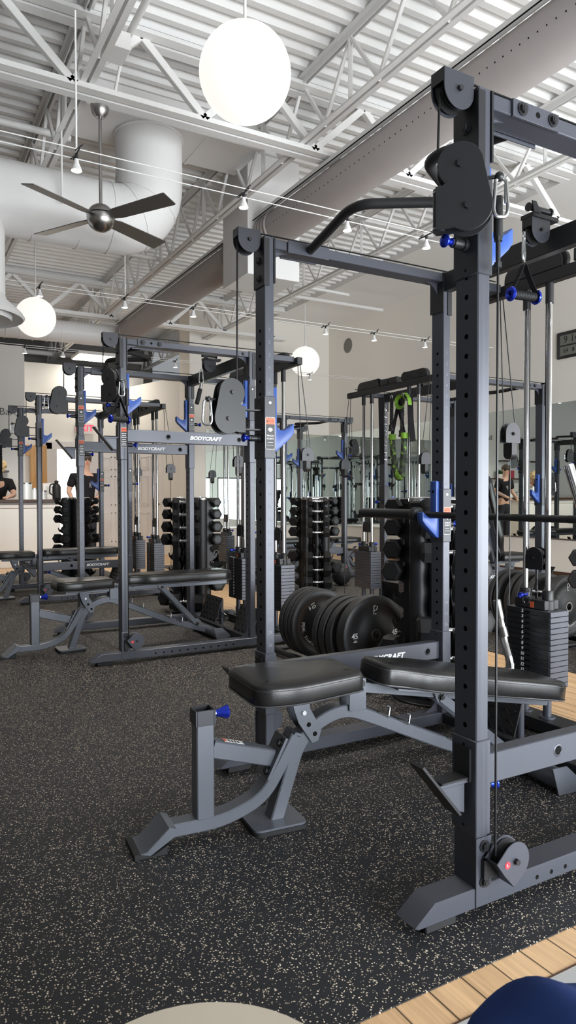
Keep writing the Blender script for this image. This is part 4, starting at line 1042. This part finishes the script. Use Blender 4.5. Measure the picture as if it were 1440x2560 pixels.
    if logo:
        b = B(WHITE); o = Vector(L(.055, -.142, 1.3)); w = .006
        for q in ((-.02, -.02+w, -.04, .04), (-.02, .005, .04-w, .04), (-.02, .003, -.006, 0)): b.box(o.x+q[0], o.x+q[1], o.y-.004, o.y, o.z+q[2], o.z+q[3])
        b.prism([(o.x+.005+.022*math.cos(R(t)), o.z+.018+.022*math.sin(R(t))) for t in range(-70, 71, 14)]+[(o.x+.005+.016*math.cos(R(t)), o.z+.018+.016*math.sin(R(t))) for t in range(70, -71, -14)], 'y', o.y-.004, o.y); b.prism(circ((o.x+.008, o.z-.034), .006, 10), 'y', o.y-.004, o.y); b.obj('shirt_logo', t)
    if arm_m:
        el, wr = arms[1]; skin_obj('tattoo_sleeve', [(tuple(Vector(el)*.95+Vector(wr)*.05), .0455), (tuple(Vector(wr)*.9+Vector(el)*.1), .034)], [(0, 1)], arm_m, t)
    return t
person('person in a black T-shirt standing by the counter end, one forearm tattooed', (1.5, 10.45, 0), 0, 6, {-1: ((-.27, -.02, 1.18), (-.24, -.2, 1.03)), 1: ((.27, -.03, 1.19), (.12, -.24, 1.06))}, DHAIR, INK, True)
person('blonde person in a black top leaning over the counter', (.2, 11.15, 0), 0, 38, {-1: ((-.3, -.42, 1.1), (-.2, -.6, 1.09)), 1: ((.24, -.42, 1.12), (.12, -.62, 1.09))}, HAIR, None, False)

# ------------------------------------------------------------------ equipment in place
build_rack(0, 0, 0, 'nearest power rack, cut off at the right, with a barbell in its rear hooks', (1.651, 1.24), .21, .874, swing=(138, 4))
build_rack(0, 3.178, 0, 'second power rack in the left row, its lettered spotter beams set at head height', (1.6, 1.646), 1.33, 1.63, swing=(120, 0))
build_rack(0, 6.12, 0, 'third power rack in the left row, next to the white counter', (1.597, 1.562), .215, 1.148, swing=(0, 0))
build_rack(4.0, 4.447, PI, 'power rack in the mirror row with green straps and ropes on its rear beam', (.93, 1.0), .21, .95, swing=(20, 20))
build_rack(4.0, 7.7, PI, 'smaller looking power rack in the mirror row, by the far mirrored corner', (1.5, 1.55), .21, 1.5, swing=(30, 10))
build_bench(-.575, .765, R(-5), -10.2, 'black weight bench nearest the camera, its long cushion sloping down into the rack')
build_bench(-.575, 3.768, 0, 0, 'flat weight bench inside the second rack of the left row')
build_bench(-.62, 6.69, 0, 0, 'flat weight bench inside the third rack, nearest the counter')
build_bench(4.72, 3.86, PI, 74, 'weight bench with its back raised upright in front of the right mirror')
build_bench(4.85, 7.08, PI, 0, 'flat weight bench inside the rack by the far mirrored corner')

tower(1.29, 1.605, -122, 'black dumbbell tower with chrome cap just behind the nearest rack', [('front arm', (0, 1, 2, 5, 6)), ('right arm', (0, 1, 2, 3, 5)), ('left arm', (0, 1, 2, 3, 6))], 'tower behind the nearest rack')
tower(1.2, 4.99, -122, 'black dumbbell tower between the second and third racks of the left row', [('front arm', (0, 1, 2, 3, 7)), ('right arm', (0, 1, 2, 3, 6)), ('left arm', (0, 1, 2, 3, 7))], 'tower between second and third left racks')
tower(3.0, 5.66, -113, 'black dumbbell tower standing before the mirrors in the middle of the room', [('front arm', (0, 1, 2, 3, 5, 6, 7)), ('right arm', (0, 1, 2, 3, 6)), ('left arm', (0, 1, 2, 3, 5))], 'tower before the mirrors')
tower(.86, 8.22, -164, 'black dumbbell tower farthest away, in front of the white counter', [('left arm', (0, 1, 2, 4, 5)), ('right arm', (0, 1, 2, 4)), ('back arm', (0, 1, 3))], 'farthest tower by the counter')
tower(2.83, 1.61, -122, 'black dumbbell tower mostly out of view at the right edge', [('front arm', (1, 2)), ('left arm', (2, 3)), ('back arm', (3, 4))][:1]+[('right arm', (2, 3)), ('left arm', (3, 4))], 'tower at the right edge')

# bumper plates on their floor racks
px_, pz_ = 1.13, .29
plate_rack(px_, 1.98, 3.0, 'low black tube rack holding bumper plates behind the nearest bench')
yy = 1.95
for th, gap, lab, let, sp in ((.078, .06, 'black bumper plate marked 45 at the front of its row', '45', 0), (.06, .02, 'bumper plate directly behind the one marked 45', None, 0), (.06, .02, 'third bumper plate back from the one marked 45', None, 0), (.05, .23, 'fourth bumper plate back, last of the front group', None, 0),
        (.03, .008, 'black bumper plate marked 10 with studio lettering along its lower left rim', '10', -62), (.03, .012, 'thin bumper plate directly behind the one marked 10', None, 0), (.045, .014, 'second bumper plate behind the one marked 10', None, 0), (.05, .012, 'rearmost bumper plate of the near row, beside the second rack', None, 0)):
    plate(px_, yy, pz_-.03 if let != '45' else pz_-.0, th, lab, let, sp); yy += th+gap
plate_rack(2.78, 8.0, 8.7, 'low tube rack of bumper plates far off beyond the second rack'); yy = 8.0
for th, lab in ((.06, 'front bumper plate of the far row, partly behind the rack post'), (.05, 'second bumper plate of the far row'), (.05, 'third bumper plate of the far row'), (.045, 'fourth bumper plate of the far row'), (.03, 'rearmost bumper plate of the far row')):
    plate(2.78, yy, .285, th, lab, '25' if yy < 8.01 else None, 60); yy += th+.03
plate_rack(2.97, 2.1, 3.1, 'low tube rack of bumper plates at the right, under the weight stack'); yy = 2.1
for th, gap, lab in ((.078, .1, 'bumper plate with white logo at the front of the right row'), (.06, .05, 'second bumper plate of the right row'), (.06, .02, 'third bumper plate of the right row, behind the chrome rods'), (.05, .06, 'fourth bumper plate of the right row'), (.045, .02, 'fifth bumper plate of the right row'), (.045, .02, 'rearmost bumper plate of the right row, beside the near upright')):
    plate(2.97, yy, .285, th, lab, '45' if yy < 2.11 else None, 0); yy += th+gap

# barbell in the rear hooks of the nearest rack
t = thing('barbell', 'black barbell lying across the rear hooks of the nearest rack', 'barbell', (.872, .6235, 1.0015))
b = B(BLACK); b.cyl((0, -.66, 0), (0, .66, 0), .0142, n=18); b.use(RUB)
for a, c in ((-.6, -.2), (-.06, .06), (.2, .6)): b.cyl((0, a, 0), (0, c, 0), .0147, n=18)
b.obj('shaft', t)
for s in (-1, 1):
    b = B(BLACK); b.cyl((0, s*.68, 0), (0, s*1.1, 0), .025, n=26); b.use(RUB).cyl((0, s*1.1, 0), (0, s*1.103, 0), .02, n=20); b.obj('sleeve', t)
    b = B(BLACK); b.lathe([(.014, s*.645), (.03, s*.645), (.036, s*.65), (.036, s*.672), (.03, s*.682), (.014, s*.682)], axis='y', n=28); b.obj('collar', t)
# attachments
def dhandle(p, rz, label, strap):
    t = thing('stirrup_attachment', label, 'exercise attachment', p, rz, 'black and blue stirrup attachments'); h = strap
    B(TEE).rtube(fillet([(-.066, 0, -h), (-.02, 0, -.05), (0, 0, 0), (.02, 0, -.05), (.066, 0, -h)], .03, 4), .003, .025, .0005).obj('strap', t)
    b = B(RUB); b.lathe([(.0, -.055), (.0165, -.055), (.0165, .055), (0, .055)], o=(0, 0, -h), axis='x', n=20)
    for k in range(14): b.torus((-.05+.0077*k, 0, -h), .0165, .0016, 'x', 18, 5)
    b.obj('grip', t)
    for s in (-1, 1): b = B(ANOD); b.lathe([(.006, s*.058), (.026, s*.056), (.028, s*.061), (.024, s*.068), (.012, s*.07), (.006, s*.064)], o=(0, 0, -h), axis='x', n=24); b.obj('end_ring', t, label='blue anodised end ring')
    return t
def clip(p, label, L=.09):
    t = thing('snap_hook', label, 'snap hook', p, R(30), 'loose snap hooks'); inst('hook_body', cached('carabiner|', carabiner_mesh), t); return t
clip((.80, .575, 2.075), 'silver snap hook hanging from the centre pulley of the nearest rack')
dhandle((.80, .575, 1.978), R(-6), 'black cable handle with blue rings hanging inside the nearest rack', .13)
dhandle((-.03, 3.1, 1.73), R(12), 'black cable handle with blue rings hanging on the second rack', .15)
t = thing('rope_attachment', 'grey rope grip hanging from the second rack centre pulley', 'exercise attachment', (.80, 3.178+.575, 2.06)); inst('hook', cached('carabiner|', carabiner_mesh), t); B(STEEL).tube([(0, 0, -.095), (-.01, 0, -.15)], .012, 10).obj('swivel', t); B(RUB).tube(fillet([(-.01, 0, -.145), (-.03, -.02, -.2), (-.05, -.03, -.26)], .03, 4), .017, 12).obj('grip', t)
def rope(p, L, label, sway=0.):
    t = thing('tricep_rope', label, 'rope attachment', p, 0, 'braided rope attachments'); b = B(RUB)
    for s in range(3):
        pts = []
        for k in range(41):
            a = k*.55+2*PI*s/3; z = -L*k/40; pts.append((.009*math.cos(a), .009*math.sin(a)+sway*k/40, z))
        b.tube(pts, .0095, 6)
    b.obj('braid', t); b = B(RUB); b.cyl((0, sway, -L-.035), (0, sway, -L+.005), .026, n=18); b.cyl((0, sway, -L-.05), (0, sway, -L-.035), .03, n=18); b.obj('end_stop', t)
    b = B(ZINC); b.torus((0, 0, .012), .014, .004, 'x'); b.obj('eye', t); return t
rope((-.2, 7.28, 1.68), .36, 'black braided rope hanging off the third rack at the far left')
rope((2.6, 3.70, 1.96), .24, 'left black braided rope hanging with the green straps'); rope((2.6, 3.545, 1.96), .3, 'right black braided rope hanging with the green straps', .01)
t = thing('lifting_chain', 'silver chain hanging beside the green straps', 'chain', (2.61, 3.80, 1.9)); b = B(CHROME)
for k in range(16): b.torus((0, 0, -.032*k), .012, .0028, 'x' if k % 2 else 'y', 14, 6, (.75, 1.5) if True else 1)
b.obj('links', t)
def strap(path, w, label, m=TEE, nm='strap'): return tag(B(m).rtube(fillet(path, .05, 5), .004, w, .0008).obj(nm), label, 'strap', 'straps on the mirror row rack')
strap([(2.6, 3.86, 1.98), (2.6, 3.85, 1.7), (2.6, 3.84, 1.38)], .045, 'wide black strap hanging at the left of the chain')
strap([(2.62, 3.47, 1.97), (2.62, 3.46, 1.75), (2.62, 3.43, 1.56)], .05, 'wide black strap hanging at the right of the ropes')
t = thing('suspension_band', 'camouflage resistance tube with lime cuffs hanging in a U below the ropes', 'resistance band', (2.6, 3.59, 1.97))
B(CAMO).tube(fillet([(0, .1, -.36), (0, .09, -.5), (0, .03, -.72), (0, -.03, -.72), (0, -.06, -.5), (0, -.07, -.36)], .12, 8), .026, 14).obj('tube', t)
for y in (.1, -.07): B(GREEN).cyl((0, y, -.38), (0, y, -.33), .033, n=18).obj('cuff', t, label='lime green cuff')
B(GREEN).cyl((0, -.03, -.70), (0, .02, -.70), .03, n=16).obj('cuff', t, label='lime green cuff'); b = B(TEE); b.rtube(fillet([(0, .1, -.33), (0, .0, -.02), (0, -.07, -.33)], .03, 4), .004, .03, .001); b.rtube([(0, .05, -.02), (0, -.07, -.33)], .004, .03, .001); b.obj('webbing', t)
t = thing('loop_band', 'lime green webbing loop hung over the ropes', 'strap', (2.58, 3.53, 1.93)); b = B(GREEN); p = []
for k in range(25): a = 2*PI*k/24; p.append((0, .06*math.cos(a)+.02, .05*math.sin(a)-.02))
b.rtube(p, .003, .035, .0005); b.obj('loop', t); b = B(GREEN); b.rtube(fillet([(0, -.05, .05), (0, -.1, .0), (0, -.11, -.06)], .03, 4), .003, .04, .0005); b.use(BODY)
for k in range(4): b.box(-.021, .021, -.085-.007*k, -.082-.007*k, .03-.022*k, .034-.022*k)
b.obj('tail', t)
# chrome bars
t = thing('curl_bar', 'bent chrome bar standing behind the nearest bench', 'cable bar', (1.15, 0, 0)); pth = fillet([(0, .957, .068), (0, .957, .33), (0, .993, .425), (0, 1.012, .5), (0, 1.044, .605)], .03, 6)
B(CHROME).tube(pth, .019, 18).obj('bar', t); b = B(STEEL); b.cyl((0, 1.018, .52), (0, 1.042, .60), .02, n=20); b.cyl((0, .99, .44), (0, 1.005, .483), .02, n=20); b.obj('knurl', t); b = B(CHROME); b.cyl((0, .957, .29), (0, .957, .305), .027, n=22); b.cyl((0, .957, .3), (0, .957, .33), .021, n=22); b.obj('collar', t)
t = thing('straight_bar', 'short chrome bar lying behind the second rack bench', 'cable bar', (1.06, 3.95, .12), R(-12)); B(CHROME).cyl((0, -.1, 0), (0, .62, 0), .016, n=16).obj('bar', t); b = B(CHROME); b.cyl((0, -.14, 0), (0, -.03, 0), .021, n=18); b.obj('sleeve', t)
t = thing('leaning_barbell', 'chrome barbell leaning at the right edge of the picture', 'barbell', (1.55, .97, 0)); d = Vector((.32, -.2, -1.22)); o = Vector((0, 0, 1.235)); B(CHROME).cyl(o, o+d*.34, .026, n=26).obj('sleeve', t); b = B(CHROME); b.cyl(o+d*.34, o+d*.365, .036, n=24); b.obj('collar', t); B(STEEL).cyl(o+d*.365, o+d*1.0, .0145, n=16).obj('shaft', t); B(ZINC).cyl(o-d*.004, o+d*.001, .0235, n=22).obj('end_cap', t)
t = thing('slam_ball', 'black slam ball on the floor before the mirror wall', 'ball', (3.5, 5.85, .1185)); B(RUB).sphere((0, 0, 0), .118, 36).obj('shell', t); b = B(PIPING); b.torus((0, 0, 0), .1183, .0015, 'x', 40, 5); b.torus((0, 0, 0), .1183, .0015, 'y', 40, 5); b.obj('seam', t)

# foreground, close to the camera and out of focus
t = thing('round_stool', 'blurred beige round stool at the bottom edge', 'stool', (-1.042, -.682, 0)); z = .462
b = B(BEIGE); b.lathe([(0, z-.09), (.16, z-.09), (.181, z-.08), (.187, z-.05), (.184, z-.012), (.174, z-.002), (.11, z+.001), (0, z+.003)], n=48); b.obj('seat', t)
b = B(STEEL)
for k in range(4): a = PI/4+k*PI/2; b.tube([(.12*math.cos(a), .12*math.sin(a), z-.09), (.19*math.cos(a), .19*math.sin(a), -.002)], .012, 10)
b.torus((0, 0, .25), .165, .009, 'z', 32, 6); b.obj('leg_frame', t)
t = thing('navy_bag', 'blurred navy fabric bag at the bottom right corner', 'bag', (-.69, -.766, 0), R(-29.5)); z = .515
def soft(x0, x1, y0, y1, zc, h, seed):
    bm = bmesh.new(); bmesh.ops.create_grid(bm, x_segments=24, y_segments=14, size=.5); rnd = random.Random(seed)
    for v in bm.verts:
        u, w = v.co.x*2, v.co.y*2; u, w = u*math.sqrt(1-w*w/2), w*math.sqrt(1-u*u/2); e = max(0, 1-(u*u+w*w)**2)
        v.co = (x0+(x1-x0)*(u+1)/2, y0+(y1-y0)*(w+1)/2, zc+h*e**.5*(1+.12*w)+.016*math.sin(5.5*u+2.5*w+seed)*e)
    return bm
b = B(NAVY); b.addbm(soft(-.15, .3, -.26, .06, z-.10, .085, 1)); b.addbm(soft(-.075, .27, -.12, .065, z-.05, .055, 3)); b.prism([(.075+.225*math.cos(R(a)), -.1+.16*math.sin(R(a))) for a in range(0, 360, 10)], 'z', .0, z-.098); b.obj('bag_body', t)

# ------------------------------------------------------------------ light, camera, view
def area(name, loc, rot, sx, sy, e, col):
    l = bpy.data.lights.new(name, 'AREA'); l.shape = 'RECTANGLE'; l.size = sx; l.size_y = sy; l.energy = e; l.color = col
    o = bpy.data.objects.new(name, l); COL.objects.link(o); o.location = loc; o.rotation_euler = rot; return o
for i, (a, c) in enumerate(wins): area('daylight', ((a+c)/2, -3.38, (z0+z1)/2), (R(90), 0, 0), c-a-.1, z1-z0-.1, 150, (.90, .95, 1)).visible_glossy = True
for x, y, z in ((.41, 2.17, 3.39), (.35, 8.16, 3.39), (4.88, 9.02, 3.39)):
    l = bpy.data.lights.new('globe_light', 'POINT'); l.energy = 105; l.shadow_soft_size = .26; l.color = (1, .97, .93); o = bpy.data.objects.new('globe_light', l); COL.objects.link(o); o.location = (x, y, z)
for y, xs, nm in rows:
    for x in xs:
        l = bpy.data.lights.new('spot', 'SPOT'); l.energy = 85*(2. if y > 8 and x < 1 else .8 if y > 8 else 1); l.spot_size = R(80); l.spot_blend = .6; l.color = (1, .955, .89); l.shadow_soft_size = .03
        o = bpy.data.objects.new('spot', l); COL.objects.link(o); o.location = (x, y, 2.93); o.rotation_euler = (R(38) if y > 8 else 0, 0, 0)
area('troffer_light', (2.1, 12.2, 3.70), (0, 0, 0), .6, .55, 14, (1, .95, .87))
wd = bpy.data.worlds.new('World'); S.world = wd; wd.use_nodes = True; wd.node_tree.nodes['Background'].inputs[0].default_value = (.9, .95, 1, 1); wd.node_tree.nodes['Background'].inputs[1].default_value = .3

f, yaw, pit, rol = 1759.6226, .5143, -.0219, -.0021
Fw = Vector((math.sin(yaw)*math.cos(pit), math.cos(yaw)*math.cos(pit), math.sin(pit))); Rt = Vector((math.cos(yaw), -math.sin(yaw), 0)); Up = Rt.cross(Fw)
R2 = Rt*math.cos(rol)+Up*math.sin(rol); U2 = -Rt*math.sin(rol)+Up*math.cos(rol)
cam = bpy.data.cameras.new('Camera'); co = bpy.data.objects.new('Camera', cam); COL.objects.link(co)
M = Matrix((R2, U2, -Fw)).transposed().to_4x4(); M.translation = (-1.3022, -1.3244, 1.0877); co.matrix_world = M
cam.sensor_fit = 'VERTICAL'; cam.sensor_height = 36; cam.lens = 36*f/2560; cam.clip_start = .02
cam.dof.use_dof = True; cam.dof.focus_distance = 3.2; cam.dof.aperture_fstop = 16
S.camera = co
vs = S.view_settings; S.display_settings.display_device = 'sRGB'; vs.view_transform = 'Standard'; vs.look = 'None'; vs.gamma = 1; vs.exposure = 0.08; vs.use_curve_mapping = False
